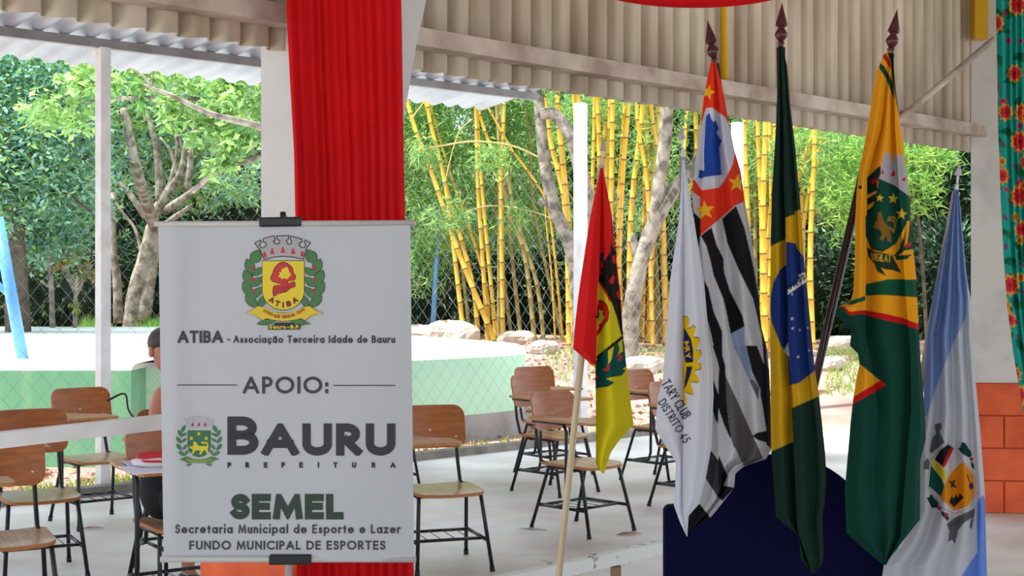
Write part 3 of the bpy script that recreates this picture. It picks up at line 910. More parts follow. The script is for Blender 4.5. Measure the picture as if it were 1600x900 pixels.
# crest of the association: mural crown, wreath, yellow shield, ribbon
def C5(pts): return [(370 + x / 5.0, 350 + y / 5.0) for x, y in pts]
def grow(p, d):
    c = np.mean(p, 0)
    out = []
    for q in p:
        v = np.array(q) - c; L = np.linalg.norm(v)
        out.append(tuple(c + v * (1 + d / max(L, 1))))
    return out
BK, GRN, YEL, RED, GRY = (34, 30, 28), (66, 118, 66), (226, 202, 30), (196, 40, 42), (168, 166, 168)
def leaf(cx, cy, ln, wd, ang, n=8):
    a = math.radians(ang); pts = []
    for i in range(n + 1):
        u = i / n; pts.append((ln * (u - .5), -wd / 2 * math.sin(math.pi * u ** .85)))
    for i in range(n - 1, 0, -1):
        u = i / n; pts.append((ln * (u - .5), wd / 2 * math.sin(math.pi * u ** .85)))
    return [(cx + x * math.cos(a) - y * math.sin(a), cy + x * math.sin(a) + y * math.cos(a)) for x, y in pts]
def mirror(p, cx): return [(2 * cx - x, y) for x, y in p][::-1]
crown = [(140, 150), (185, 125), (190, 140), (175, 165), (190, 185), (212, 185), (230, 165), (228, 145), (205, 140), (208, 112), (292, 92), (300, 125), (285, 135), (300, 155), (330, 155), (335, 130), (315, 118), (312, 92), (405, 90), (402, 118), (385, 132), (400, 158), (425, 155), (428, 130), (418, 122), (420, 94), (508, 118), (510, 140), (490, 145), (488, 165), (500, 182), (525, 185), (540, 165), (528, 142), (535, 124), (576, 150), (545, 185), (520, 275), (440, 258), (365, 252), (290, 258), (215, 278), (180, 200)]
bprint([stroke_q for stroke_q in stroke(C5(crown) + C5(crown[:1]), 1.4)], BK, 2)
bprint([C5(crown)], GRY, 1)
for (x, y) in ((277, 215), (360, 205), (440, 215), (218, 240), (512, 235)):
    bprint([C5([(x - 18, y + 20), (x - 6, y - 24), (x + 4, y - 24), (x + 18, y + 20)])], RED, 2)
lv = [(150, 252, 116, 84, -62), (104, 335, 135, 70, 66), (166, 370, 104, 46, -38), (88, 425, 140, 68, 64), (160, 450, 112, 52, -42), (86, 515, 145, 68, 60), (158, 535, 124, 54, -48), (118, 608, 140, 66, 42), (200, 600, 110, 52, -66)]
for l in lv:
    for p in (leaf(*l), mirror(leaf(*l), 365)):
        bprint([C5(grow(p, 5))], BK, 1); bprint([C5(p)], GRN, 2)
for (x, y) in ((125, 345), (125, 435), (135, 525)):
    for xx in (x, 730 - x):
        bprint([C5([(xx + 16 * math.cos(a), y + 18 * math.sin(a)) for a in np.linspace(0, 6.0, 9)])], (168, 52, 40), 3)
sh = [(200, 290), (525, 290), (525, 520)] + [(363 + 162 * math.cos(a), 520 + 150 * math.sin(a)) for a in np.linspace(0.1, math.pi - .1, 18)] + [(200, 520)]
bprint([C5(grow(sh, 6))], BK, 3); bprint([C5(sh)], YEL, 4)
def closed_smooth(p, n=4):
    q = smooth_path(p[-2:] + p + p[:2], n)
    return [tuple(v) for v in q[2 * n:-(1 * n) - 1]]
tree_o = closed_smooth([(365, 302), (400, 316), (428, 342), (438, 378), (456, 410), (440, 436), (400, 442), (362, 464), (328, 458), (285, 446), (268, 420), (284, 385), (300, 345), (330, 312)])
flag_w = closed_smooth([(290, 492), (326, 478), (366, 482), (410, 462), (446, 454), (450, 490), (415, 503), (380, 526), (335, 540), (291, 562)])
trunk_ = [(352, 440), (390, 438), (398, 472), (346, 484)]
DR = (110, 22, 20)
for q in (tree_o, flag_w, trunk_): bprint([C5(grow(q, 7))], DR, 5)
for q in (tree_o, flag_w, trunk_): bprint([C5(q)], RED, 6)
tree_i = [(320, 410), (338, 398), (330, 378), (351, 373), (349, 351), (370, 345), (390, 333), (402, 352), (410, 376), (427, 398), (412, 410), (396, 430), (372, 422), (352, 431), (342, 418)]
bprint([C5(tree_i)], YEL, 7)
for dy in (0, 22): bprint(stroke(C5([(298, 512 + dy), (330, 500 + dy), (366, 505 + dy * .8), (404, 484 + dy * .6), (440, 474 + dy * .4)]), .8), DR, 7)
for ch, cx, cy, an in (('A', 262, 590, 32), ('T', 312, 620, 16), ('I', 362, 632, 0), ('B', 412, 622, -14), ('A', 466, 592, -32)):
    x, y = 370 + cx / 5, 350 + cy / 5
    a = math.radians(an); h = 9.0; w_ = 2.4 if ch == 'I' else 8
    q = text_polys(ch, x - w_ / 2 * math.cos(a), x - w_ / 2 * math.cos(a) + w_, y - w_ / 2 * math.sin(a) + 4.5, h, 2.6, angle=an)
    bprint(q, (120, 28, 26), 6)
rib = [(60, 700), (110, 680), (165, 640), (230, 660), (300, 690), (365, 700), (430, 690), (500, 660), (565, 640), (625, 680), (680, 703), (620, 702), (580, 715), (530, 752), (505, 735), (440, 750), (365, 758), (290, 750), (228, 735), (205, 752), (155, 720), (115, 700)]
for l in ((240, 765, 170, 40, -10), (490, 765, 170, 40, 10)):
    bprint([C5(grow(leaf(*l), 5))], BK, 4); bprint([C5(leaf(*l))], GRN, 5)
bprint([C5(grow(rib, 5))], BK, 5); bprint([C5(rib)], (222, 190, 34), 6)
def curved_text(s, x0, x1, yfun, h, w, col, layer):
    n = len(s); gw = (x1 - x0) / n
    for i, ch in enumerate(s):
        if ch == ' ': continue
        x = x0 + i * gw; y = yfun(x + gw / 2); an = math.degrees(math.atan2(yfun(x + gw) - yfun(x), gw))
        bprint(text_polys(ch, 370 + x / 5, 370 + (x + gw * (.3 if ch == 'I' else .78)) / 5, 350 + y / 5, h, w, angle=an), col, layer)
curved_text('ASSOCIAÇÃO TERCEIRA IDADE', 205, 540, lambda x: 738 - 66 * ((x - 368) / 170) ** 2, 5.2, 1.1, (150, 60, 30), 7)
bprint([C5([(245, 790), (500, 786), (500, 824), (245, 826)])], BK, 5)
bprint([C5([(300, 770), (440, 770), (470, 800), (280, 800)])], BK, 4)
bprint(text_polys('Bauru', 370 + 252 / 5, 370 + 385 / 5, 350 + 818 / 5, 6.0, 1.7), YEL, 6)
bprint(text_polys('-', 370 + 396 / 5, 370 + 408 / 5, 350 + 818 / 5, 6.0, 1.7), YEL, 6)
bprint(text_polys('S.P.', 370 + 418 / 5, 370 + 496 / 5, 350 + 818 / 5, 6.0, 1.7), YEL, 6)

# crest of the town hall: green shield with golden lion and three stars
def C9(pts): return [(260 + x / 9.0, 640 + y / 9.0) for x, y in pts]
G2, G3, Y2 = (46, 104, 68), (58, 116, 80), (214, 194, 40)
cr = [(245, 130), (290, 125), (300, 165), (318, 165), (312, 105), (380, 92), (385, 140), (415, 140), (415, 85), (490, 85), (495, 140), (525, 140), (528, 95), (600, 105), (598, 165), (618, 165), (630, 125), (665, 130), (620, 250), (540, 262), (455, 255), (370, 262), (305, 262), (280, 190)]
bprint([C9(cr)], (176, 172, 182), 1)
for x in (368, 458, 546): bprint([C9([(x - 20, 232), (x - 4, 180), (x + 4, 180), (x + 20, 232)])], (150, 30, 50), 2)
for l in ((240, 265, 120, 60, -65), (195, 340, 130, 56, 60), (250, 350, 100, 44, -25), (175, 430, 130, 56, 55), (250, 430, 110, 44, -35), (180, 530, 130, 58, 52), (262, 525, 110, 44, -55), (220, 620, 130, 52, 30), (285, 600, 90, 40, -65)):
    bprint([C9(leaf(*l)), C9(mirror(leaf(*l), 460))], G3, 1)
s9 = [(298, 292), (622, 292), (622, 520), (600, 590), (540, 650), (460, 672), (380, 650), (320, 590), (298, 520)]
bprint([C9(s9)], G2, 2)
def star(cx, cy, r, rot=0): return [(cx + (r if i % 2 == 0 else r * .42) * math.sin(i * math.pi / 5 + rot), cy - (r if i % 2 == 0 else r * .42) * math.cos(i * math.pi / 5 + rot)) for i in range(10)]
for x, y in ((455, 340), (350, 405), (560, 405)): bprint([C9(star(x, y, 36))], Y2, 3)
lion = [(325, 510), (360, 525), (385, 490), (370, 465), (395, 450), (425, 460), (440, 500), (480, 515), (540, 510), (560, 520), (572, 480), (490, 475), (485, 455), (500, 450), (580, 458), (590, 520), (580, 560), (588, 610), (560, 615), (555, 575), (530, 570), (500, 600), (495, 630), (455, 628), (475, 600), (470, 575), (420, 570), (395, 590), (385, 622), (345, 615), (370, 590), (370, 560), (325, 535)]
bprint([C9(lion)], Y2, 3)
r9 = [(180, 702), (255, 665), (300, 660), (360, 690), (460, 705), (560, 690), (630, 660), (680, 670), (745, 705), (680, 712), (620, 755), (560, 745), (460, 752), (360, 745), (300, 755), (250, 720)]
bprint([C9(r9)], (72, 122, 60), 3)
bprint([C9([(280, 690), (330, 700), (460, 718), (590, 700), (640, 690), (640, 715), (560, 735), (460, 742), (360, 735), (280, 715)])], (132, 160, 60), 4)
bprint([C9(leaf(320, 775, 100, 30, -18)), C9(leaf(600, 775, 100, 30, 18))], G3, 2)

t = thing('banner_stand', 'white printed support banner hung on a stand in front of the red curtain', 'banner', P(450, 1205, BY + .12))
# rz none; parts in world coordinates
mb_o = obj('printed_sheet', bV, bF, bM, t, idx=bI)
mb = MB(); a, b = P(241, 350, BY), P(650, 348.5, BY)
mb.tube([a, b], 0.0095, 12); mb.build('top_rod', mat('rod_white', (190, 188, 186), 0.4), t)
mb = MB(); mb.tube([P(251, 874, BY), P(650, 874, BY)], 0.010, 12); mb.build('bottom_rod', mat('rod_white', (190, 188, 186), 0.4), t)
m_clip = mat('black_clip', (20, 20, 22), 0.4)
def clip(x0, x1, y0, y1, tilt):
    mb = MB(); q = []
    a, b = P(x0, y0, BY - .018), P(x1, y0 + tilt, BY - .018); c, d = P(x1, y1 + tilt, BY - .018), P(x0, y1, BY - .018)
    mb.poly_prism([a, b, c, d], (0, 0.04, 0))
    o = mb.build('clip', m_clip, t, smooth=False)
    bv_ = o.modifiers.new('bevel', 'BEVEL'); bv_.width = 0.006; bv_.segments = 3
    return o
clip(404, 470, 339.5, 354.5, -1); clip(419.5, 486, 868, 883.5, -1)
mb = MB(); mb.tube([P(455, 1195, BY + .12), P(443, 336, BY + .05)], 0.011, 12); mb.build('pole', mat('grey_pole', (186, 186, 188), 0.35, 0.5), t)
mb = MB(); mb.tube([P(442, 346, BY + .03), P(442, 331, BY + .03)], [0.011, 0.009], 10); mb.build('knob', m_clip, t)
ft = P(455, 1195, BY + .12)
for an in (0.3, 2.4, 4.5):
    mb = MB(); mb.tube([(ft.x, ft.y, 0.32), (ft.x + .32 * math.cos(an), ft.y + .32 * math.sin(an), 0.012)], 0.010, 8); mb.build('leg', m_clip, t)
# ---------------------------------------------------------------- draped flags
m_flag = mat('flag_cloth', (200, 200, 200), 0.85, attr=True, trans=0.22, spec=0.15)
m_flagw = mat('white_flag_cloth', (200, 200, 200), 0.8, attr=True, trans=0.42, spec=0.15)
m_print = mat('printed_cotton', (200, 200, 200), 0.85, attr=True, trans=0.10, spec=0.1)

def inpoly(px, py, poly):
    c = np.zeros(px.shape, bool)
    p = np.asarray(poly, float); n = len(p); j = n - 1
    lo, hi = p.min(0), p.max(0)
    sel = (px >= lo[0]) & (px <= hi[0]) & (py >= lo[1]) & (py <= hi[1])
    if not sel.any(): return c
    x, y = px[sel], py[sel]; r = np.zeros(x.shape, bool)
    for i in range(n):
        xi, yi = p[i]; xj, yj = p[j]
        if yi != yj:
            r ^= ((yi > y) != (yj > y)) & (x < (xj - xi) * (y - yi) / (yj - yi) + xi)
        j = i
    c[sel] = r
    return c
class Paint:
    def __init__(self, base): self.base = base; self.ops = []
    def poly(self, pts, col): self.ops.append((pts, col)); return self
    def polys(self, ps, col):
        for p in ps: self.ops.append((p, col))
        return self
    def __call__(self, px, py):
        acc = np.zeros((len(px), 3))
        offs = ((-.28, -.28), (.28, -.28), (-.28, .28), (.28, .28))
        for dx, dy in offs:
            x, y = px + dx, py + dy
            c = np.tile(lin(self.base), (len(px), 1))
            for pts, col in self.ops:
                c[inpoly(x, y, pts)] = lin(col)
            acc += c
        return acc / len(offs)
def xf(ox, oy, k):
    return lambda pts: [(ox + x / k, oy + y / k) for x, y in pts]
def pl(pts):      # (x, y) list sorted by y -> function of y
    ys = [p[1] for p in pts]; xs = [p[0] for p in pts]
    return lambda y: np.interp(y, ys, xs)
def drape(name, Y0, bps, y0, y1, paint, parent, m, step=0.95, thick=0.035):
    """cloth hanging between breakpoints; each breakpoint is (x(y), depth in metres or [(y, depth)]); closed at the back so the bundle has volume"""
    ys = np.linspace(y0, y1, int((y1 - y0) / step) + 1)
    Xs = [b[0](ys) for b in bps]
    for k in range(1, len(Xs)): Xs[k] = np.maximum(Xs[k], Xs[k - 1])
    Xr = Xs[-1]
    Ds = []
    for b in bps:
        d = b[1]
        Ds.append(np.full(len(ys), d) if np.isscalar(d) else np.interp(ys, [q[0] for q in d], [q[1] for q in d]))
    cx, cd = [], []
    for k in range(len(bps) - 1):
        wmax = np.max(Xs[k + 1] - Xs[k])
        n = max(2, int(math.ceil(wmax / step)))
        for i in range(n + (1 if k == len(bps) - 2 else 0)):
            t = i / n; e = t * t * (3 - 2 * t)
            cx.append(Xs[k] + (Xs[k + 1] - Xs[k]) * t); cd.append(Ds[k] + (Ds[k + 1] - Ds[k]) * e)
    CX, CD = np.array(cx).T, np.array(cd).T                 # rows x cols
    PY = np.repeat(ys[:, None], CX.shape[1], 1)
    wid = np.clip((Xs[-1] - Xs[0]) / 60.0, 0.05, 1)[:, None]
    CD = CD * wid + 0.0022 * np.sin(PY * 0.045 + CX * 0.11) * wid
    s = (CX - Xs[0][:, None]) / np.maximum(Xs[-1] - Xs[0], 1e-3)[:, None]
    def pts3(x, y, Y):
        return np.stack([(x - 800) / F * Y, Y, EYE - (y - HY) / F * Y], -1).reshape(-1, 3)
    Vf = pts3(CX, PY, Y0 + CD)
    nc = CX.shape[1]; nr = len(ys)
    ii = (np.arange(nr - 1)[:, None] * nc + np.arange(nc - 1)[None, :]).ravel()
    Ff = np.stack([ii, ii + nc, ii + nc + 1, ii + 1], 1)
    colf = paint(CX.ravel(), PY.ravel())
    # the back of the bundle, coarser
    rs = np.arange(0, nr, 4); cs = np.unique(np.concatenate([np.arange(0, nc, 4), [nc - 1]]))
    if rs[-1] != nr - 1: rs = np.append(rs, nr - 1)
    bx, by_ = CX[np.ix_(rs, cs)], PY[np.ix_(rs, cs)]
    bd = np.maximum(CD[np.ix_(rs, cs)].max(1, keepdims=True) * .6, CD[np.ix_(rs, cs)]) + thick * np.sin(np.pi * s[np.ix_(rs, cs)]) ** .6 * wid[rs] * (1 + .3 * np.sin(s[np.ix_(rs, cs)] * 14))
    edge = (s[np.ix_(rs, cs)] < 1e-4) | (s[np.ix_(rs, cs)] > 1 - 1e-4)
    bd = np.where(edge, CD[np.ix_(rs, cs)], np.maximum(bd, CD[np.ix_(rs, cs)] + 0.004))
    Vb = pts3(bx, by_, Y0 + bd)
    nb = len(cs); jj = (np.arange(len(rs) - 1)[:, None] * nb + np.arange(nb - 1)[None, :]).ravel() + len(Vf)
    Fb = np.stack([jj, jj + 1, jj + nb + 1, jj + nb], 1)
    colb = paint(bx.ravel(), by_.ravel())
    return obj(name, np.vstack([Vf, Vb]), np.vstack([Ff, Fb]), m, parent, col=np.vstack([colf, colb]))

m_pole = mat('dark_lacquered_wood', (58, 24, 24), 0.22, col2=(44, 18, 18), scale=3)
m_fin = mat('turned_mahogany', (72, 22, 26), 0.2)
m_thin = mat('pale_thin_pole', (206, 188, 152), 0.45)
m_silver = mat('silver_spearhead', (176, 178, 184), 0.35, 0.6)
def pole_line(a, b, fz=0.0):
    """from the top a through b down to the floor"""
    k = (a.z - fz) / (a.z - b.z)
    return a + (b - a) * k
def big_pole(t, tip, neck, low):
    """turned finial between tip and neck, wooden pole down to the floor"""
    foot = pole_line(neck, low)
    mb = MB(); mb.tube([neck, foot], 0.0125, 12); mb.build('pole', m_pole, t)
    L = (tip - neck).length
    prof = [(0, .45), (.05, .5), (.10, .62), (.14, .40), (.17, .62), (.24, .98), (.31, 1.0), (.38, .72), (.42, .50), (.46, .62), (.48, .95), (.52, .92), (.62, .74), (.80, .38), (.95, .10), (1, .02)]
    mb = MB(); mb.lathe([(p * L, r * 0.0178) for p, r in prof], neck, tip, 18); mb.build('finial', m_fin, t, auto=50)
    return foot
def thin_pole(t, tip, neck, low, m=None):
    foot = pole_line(neck, low)
    mb = MB(); mb.tube([neck, foot], 0.0112, 10); mb.build('pole', m or m_thin, t)
    L = (tip - neck).length
    mb = MB(); mb.lathe([(0, .008), (.25 * L, .006), (.30 * L, .004), (.55 * L, .004), (.57 * L, .013), (.7 * L, .010), (L, .0008)], neck, tip, 4); mb.build('spearhead', m_silver, t, smooth=False)
    return foot
def flagpole(label, foot):
    t = thing('flag_on_pole', label, 'flag', (foot.x, foot.y, 0), group='flags standing in a row')
    return t

# --- red and yellow flag
A = xf(890, 350, 3.4636)
pt = Paint((228, 34, 34))
K = (30, 26, 26); yl = (230, 216, 38); gn = (18, 92, 84)
pt.poly([(933, 440), (1000, 440), (1000, 760), (925, 760), (925, 560)], (228, 34, 34))
pt.poly(A([(155, 320), (165, 320), (225, 420), (260, 500), (290, 600), (300, 900), (140, 900), (145, 720)]) + [], yl)
pt.poly([(926, 570), (1000, 560), (1000, 760), (926, 760)], yl)
pt.poly(A([(160, 320), (175, 310), (225, 400), (235, 420), (215, 420), (200, 390)]), (228, 34, 34))
pt.poly(A([(222, 100), (232, 120), (250, 150), (258, 300), (272, 370), (276, 420), (292, 600), (283, 605), (262, 520), (235, 440), (205, 380), (160, 300), (162, 268), (185, 275), (168, 262), (165, 240), (185, 210), (200, 180), (222, 150)]), K)
pt.poly(A([(160, 290), (190, 330), (235, 420), (262, 500), (284, 600), (280, 600), (256, 505), (228, 425), (186, 345), (160, 305)]), K)
for q in ([(232, 175), (246, 165), (252, 210), (238, 215), (230, 195)], [(212, 310), (235, 275), (246, 290), (236, 320), (225, 325)], [(252, 370), (268, 362), (273, 410), (262, 400)]):
    pt.poly(A(q), (228, 34, 34))
pt.poly(A([(165, 160), (192, 155), (182, 180), (192, 205), (165, 205)]), K); pt.poly(A([(167, 166), (186, 161), (178, 180), (184, 198), (167, 198)]), gn)
pt.poly(A([(166, 210), (188, 212), (186, 250), (166, 240)]), K); pt.poly(A([(168, 215), (182, 216), (180, 240), (168, 234)]), (228, 34, 34))
pt.poly(A([(155, 410), (185, 415), (205, 440), (215, 475), (210, 520), (192, 540), (170, 580), (148, 608), (148, 580), (160, 560), (150, 510), (128, 500), (150, 495)]), K)
pt.poly(A([(155, 414), (184, 419), (202, 444), (211, 476), (206, 516), (189, 536), (167, 574), (150, 602), (150, 580), (172, 540), (188, 512), (180, 470), (160, 455)]), (228, 34, 34))
pt.poly(A([(158, 460), (182, 472), (178, 490), (190, 505), (175, 530), (158, 548), (152, 520), (160, 500)]), yl)
pt.poly(A([(143, 718), (285, 603), (295, 615), (300, 635), (290, 620), (150, 732)]), K)
lf = [(148, 740), (185, 690), (208, 680), (210, 740), (205, 770), (225, 740), (245, 650), (262, 640), (268, 690), (258, 710), (290, 690), (284, 640), (298, 605), (310, 760), (280, 785), (300, 790), (280, 815), (220, 825), (190, 835), (240, 855), (210, 875), (140, 885)]
pt.poly(A(grow(lf, 5)), K); pt.poly(A(lf), gn)
pt.poly(A([(215, 700), (240, 668), (228, 730), (215, 755)]), yl)
for x, y in ((190, 788), (206, 786), (210, 770), (268, 735), (280, 718), (266, 712), (147, 828)):
    pt.poly(A([(x + 8 * math.cos(a), y + 9 * math.sin(a)) for a in np.linspace(0, 5.6, 8)]), (226, 44, 44))
Lr = pl([(938.5, 262), (922, 340), (910, 418), (903, 467), (897, 521), (895.5, 545), (912, 559), (930, 575), (931, 640), (931, 722), (935, 733), (943, 741)])
Rr = pl([(942, 262), (956, 336), (963.5, 410), (969, 453), (973, 517), (978, 564), (984, 616), (990, 664), (966, 690), (954, 708), (943.5, 741)])
t = flagpole('red and yellow flag with a shield on a thin pale pole by the white post', pole_line(P(940, 258, 4.52), P(908, 565, 4.55)))
yF = 4.5
fl = pl([(939.5, 262), (938, 340), (935.5, 440), (932.5, 576), (931.3, 600)]); 
drape('cloth', yF, [(Lr, .03), (pl([(939, 262), (928, 360), (912, 545), (931, 576)]), -.012), (fl, -.004), (lambda y: fl(y) + 1.2, .034), (lambda y: fl(y) * .5 + Rr(y) * .5, -.01), (Rr, .03)], 262, 741, pt, t, m_flag)
ft = thin_pole(t, P(943, 218, yF + .02), P(940, 258, yF + .02), P(908, 565, yF + .05))
# --- white gear flag
A = xf(1010, 480, 4.0917)
W = (226, 228, 236)
pt = Paint(W)
GY, NB = (236, 196, 20), (34, 34, 92)
C0 = (236, 345)
def radial(a, r, ex=.42): return (C0[0] + r * math.sin(a) * ex, C0[1] - r * math.cos(a))
gear = []
teeth = [(235, 55), (262, 55), (275, 85), (262, 135), (285, 125), (300, 112), (316, 128), (300, 185), (312, 190), (335, 190), (343, 215), (318, 262), (322, 275), (345, 270), (355, 300), (330, 335), (320, 350), (345, 355), (352, 385), (345, 400), (312, 405), (308, 425), (330, 440), (336, 470), (325, 484), (290, 480), (282, 500), (300, 530), (300, 555), (285, 560), (250, 545), (248, 565), (258, 590), (255, 620), (235, 635)]
pt.poly(A(teeth), K); pt.poly(A(grow(teeth, -5)), GY)
pt.poly(A([(240, 130), (262, 165), (285, 205), (298, 270), (300, 352), (250, 355), (240, 300)]), K); pt.poly(A([(240, 140), (258, 170), (281, 208), (294, 270), (296, 348), (252, 350), (240, 300)]), NB)
pt.poly(A([(236, 300), (248, 345), (248, 385), (240, 420), (236, 380)]), GY)
pt.poly(A([(256, 378), (295, 378), (282, 430), (262, 485), (240, 530), (244, 470), (252, 430)]), K); pt.poly(A([(260, 383), (290, 383), (278, 430), (258, 482), (244, 512), (249, 470), (256, 430)]), NB)
for ch, x, y, an in (('A', 250, 228, 62), ('R', 254, 268, 74), ('Y', 260, 310, 84)):
    p0 = A([(x + 6, y)])[0]; an -= 8; c_, s_ = math.cos(math.radians(an)), math.sin(math.radians(an))
    pt.polys(text_polys(ch, p0[0] - c_ * 4 - s_ * 4, p0[0] - c_ * 4 - s_ * 4 + 8, p0[1] - s_ * 4 + c_ * 4, 8.4, 1.9, angle=an), GY)
q0 = A([(92, 450)])[0]; pt.polys(text_polys('TARY CLUB', q0[0], q0[0] + 66, q0[1] + 10, 16, 2.2, angle=58, gap=.22), (40, 40, 74))
q0 = A([(72, 590)])[0]; pt.polys(text_polys('DISTRITO 45', q0[0], q0[0] + 76, q0[1] + 5, 14, 2.1, angle=58, gap=.24), (40, 40, 74))
Lr = pl([(1066, 250), (1061.7, 337), (1046.7, 440), (1038, 560), (1036, 590), (1028, 620), (1023.5, 670), (1030, 682), (1042, 700), (1056, 722), (1055, 760), (1053, 790), (1062, 815), (1073, 838)])
Rr = pl([(1069, 250), (1081.7, 330), (1091.7, 387), (1100, 440), (1108, 530), (1113, 560), (1115, 617), (1111.4, 700), (1102, 749), (1092.6, 787), (1076, 806), (1073.8, 838)])
t = flagpole('white flag with half of a yellow gear wheel on a spear tipped pole', pole_line(P(1067, 246, 3.95), P(1078, 900, 4.35)))
yF = 3.93
fl = pl([(1067, 250), (1069, 420), (1069.5, 500), (1068, 640), (1066, 722), (1066, 800), (1073.5, 838)])
pt2 = pt
class Clip2:
    def __call__(self, px, py):      # the gear is printed right of the fold, the words left of it
        return pt2(px, py)
drape('cloth', yF, [(Lr, .02), (lambda y: Lr(y) * .5 + fl(y) * .5, -.014), (fl, .022), (lambda y: fl(y) + 1, .0), (lambda y: fl(y) * .5 + Rr(y) * .5, -.022), (lambda y: fl(y) * .15 + Rr(y) * .85, .006), (Rr, .03)], 250, 838, Clip2(), t, m_flagw)
thin_pole(t, P(1064, 195, yF + .02), P(1067, 246, yF + .02), P(1078, 900, yF + .42), m_silver)
# --- black, white and red striped flag
A, B = xf(1000, 0, 3.0), xf(1000, 280, 3.0)
D, E = xf(1060, 540, 5.625), xf(1060, 690, 5.625)
WS, BS, RS = (200, 200, 204), (26, 26, 32), (232, 60, 34)
pt = Paint(WS)
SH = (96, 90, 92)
pt.poly(B([(200, -900), (520, -900), (490, 104), (450, 121), (385, 176), (285, 262), (200, 300)]), RS)
pt.poly([(1075, 318), (1094, 338), (1094, 366), (1091, 400), (1080, 345)], BS); pt.poly([(1075, 295), (1094, 308), (1094, 342), (1075, 322)], WS)
pt.poly(A([(310, 505), (340, 505), (400, 550), (435, 620), (447, 700), (435, 770), (400, 840), (370, 880), (290, 892), (250, 835), (262, 740), (282, 600)]), (206, 208, 218))
pt.poly(A([(310, 545), (325, 528), (335, 560), (345, 572), (355, 562), (368, 600), (360, 622), (374, 650), (384, 655), (372, 692), (382, 820), (340, 825), (300, 830), (290, 838), (274, 832), (278, 795), (300, 800), (300, 700)]), (36, 74, 164))
ys_ = (240, 190, 40)
pt.poly(A(star(318, 432, 38, .3)), ys_); pt.poly(A(star(456, 858, 44, .1)), ys_); pt.poly(B(star(305, 146, 48, -.1)), ys_)
pt.poly(B([(285, 265), (335, 225), (360, 310), (390, 370), (395, 440), (420, 520), (480, 640), (490, 690), (425, 725), (405, 620), (390, 560), (345, 450), (330, 380), (310, 310)]), BS)
pt.poly(B([(385, 185), (450, 125), (490, 230), (530, 400), (555, 540), (570, 650), (590, 760), (600, 900), (585, 900), (570, 730), (530, 560), (470, 440), (410, 300)]), BS)
pt.poly(B([(298, 470), (320, 510), (345, 620), (385, 715), (385, 800), (390, 900), (375, 900), (345, 780), (325, 690), (300, 600)]), BS)
pt.poly(B([(425, 725), (490, 692), (490, 760), (525, 900), (500, 900), (440, 790)]), (150, 166, 196))
pt.poly(D([(300, 0), (378, 0), (385, 80), (412, 180), (415, 260), (420, 480), (440, 660), (462, 800), (455, 815), (400, 690), (350, 545), (352, 300), (360, 180), (335, 110)]), BS)
pt.poly(D([(296, 260), (320, 340), (352, 430), (350, 700), (325, 640), (300, 560)]), BS)
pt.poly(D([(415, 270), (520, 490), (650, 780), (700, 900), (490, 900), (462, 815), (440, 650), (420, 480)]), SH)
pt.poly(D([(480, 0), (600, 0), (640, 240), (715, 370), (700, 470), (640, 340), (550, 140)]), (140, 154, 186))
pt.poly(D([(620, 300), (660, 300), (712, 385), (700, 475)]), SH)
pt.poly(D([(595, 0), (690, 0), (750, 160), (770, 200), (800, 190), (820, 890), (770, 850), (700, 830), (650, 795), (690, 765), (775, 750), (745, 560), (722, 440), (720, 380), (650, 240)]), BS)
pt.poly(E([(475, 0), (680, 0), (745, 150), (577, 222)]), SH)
pt.poly(E([(285, 75), (350, 165), (355, 120), (432, 305), (395, 385), (490, 405), (390, 520), (345, 485), (238, 320), (250, 260)]), BS)
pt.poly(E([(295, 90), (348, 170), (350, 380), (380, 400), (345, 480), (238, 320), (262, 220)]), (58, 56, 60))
pt.poly(E([(430, 310), (495, 330), (490, 405), (440, 375), (395, 385)]), WS)
pt.poly(E([(185, 545), (285, 672), (80, 810), (60, 780), (90, 640)]), BS)
pt.poly(E([(790, 0), (820, 0), (820, 70), (770, 20)]), BS)
Lr = pl([(1110, 98), (1100, 150), (1097, 177), (1090, 227), (1083, 287), (1082, 313), (1085, 347), (1090, 380), (1097, 440), (1103, 560), (1105, 660), (1098, 720), (1084, 780), (1072, 820), (1073.5, 833)])
Rr = pl([(1118, 98), (1128, 133), (1138, 187), (1147, 233), (1157, 267), (1162, 300), (1163.5, 313), (1173, 363), (1182, 430), (1190, 513), (1199, 547), (1202, 580), (1204, 635), (1206, 700), (1197, 717), (1162, 729), (1149, 740), (1147, 762), (1128, 787), (1110, 809), (1074, 833.5)])
t = flagpole('striped black and white flag with a red corner and a blue map', pole_line(P(1117, 100, 4.04), P(1196, 735, 4.32)))
yF = 4.02
def mixp(a, b, k): return lambda y: a(y) * (1 - k) + b(y) * k
f1 = pl([(1113, 98), (1098, 240), (1096, 300), (1094, 370), (1112, 560), (1122, 700), (1110, 780), (1074, 833)])
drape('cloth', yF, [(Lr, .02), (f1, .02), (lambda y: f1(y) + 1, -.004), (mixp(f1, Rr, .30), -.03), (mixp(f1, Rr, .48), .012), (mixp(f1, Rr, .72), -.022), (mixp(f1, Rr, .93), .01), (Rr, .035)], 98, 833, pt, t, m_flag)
big_pole(t, P(1105.5, 31, yF + .02), P(1117, 100, yF + .02), P(1196, 735, yF + .30))
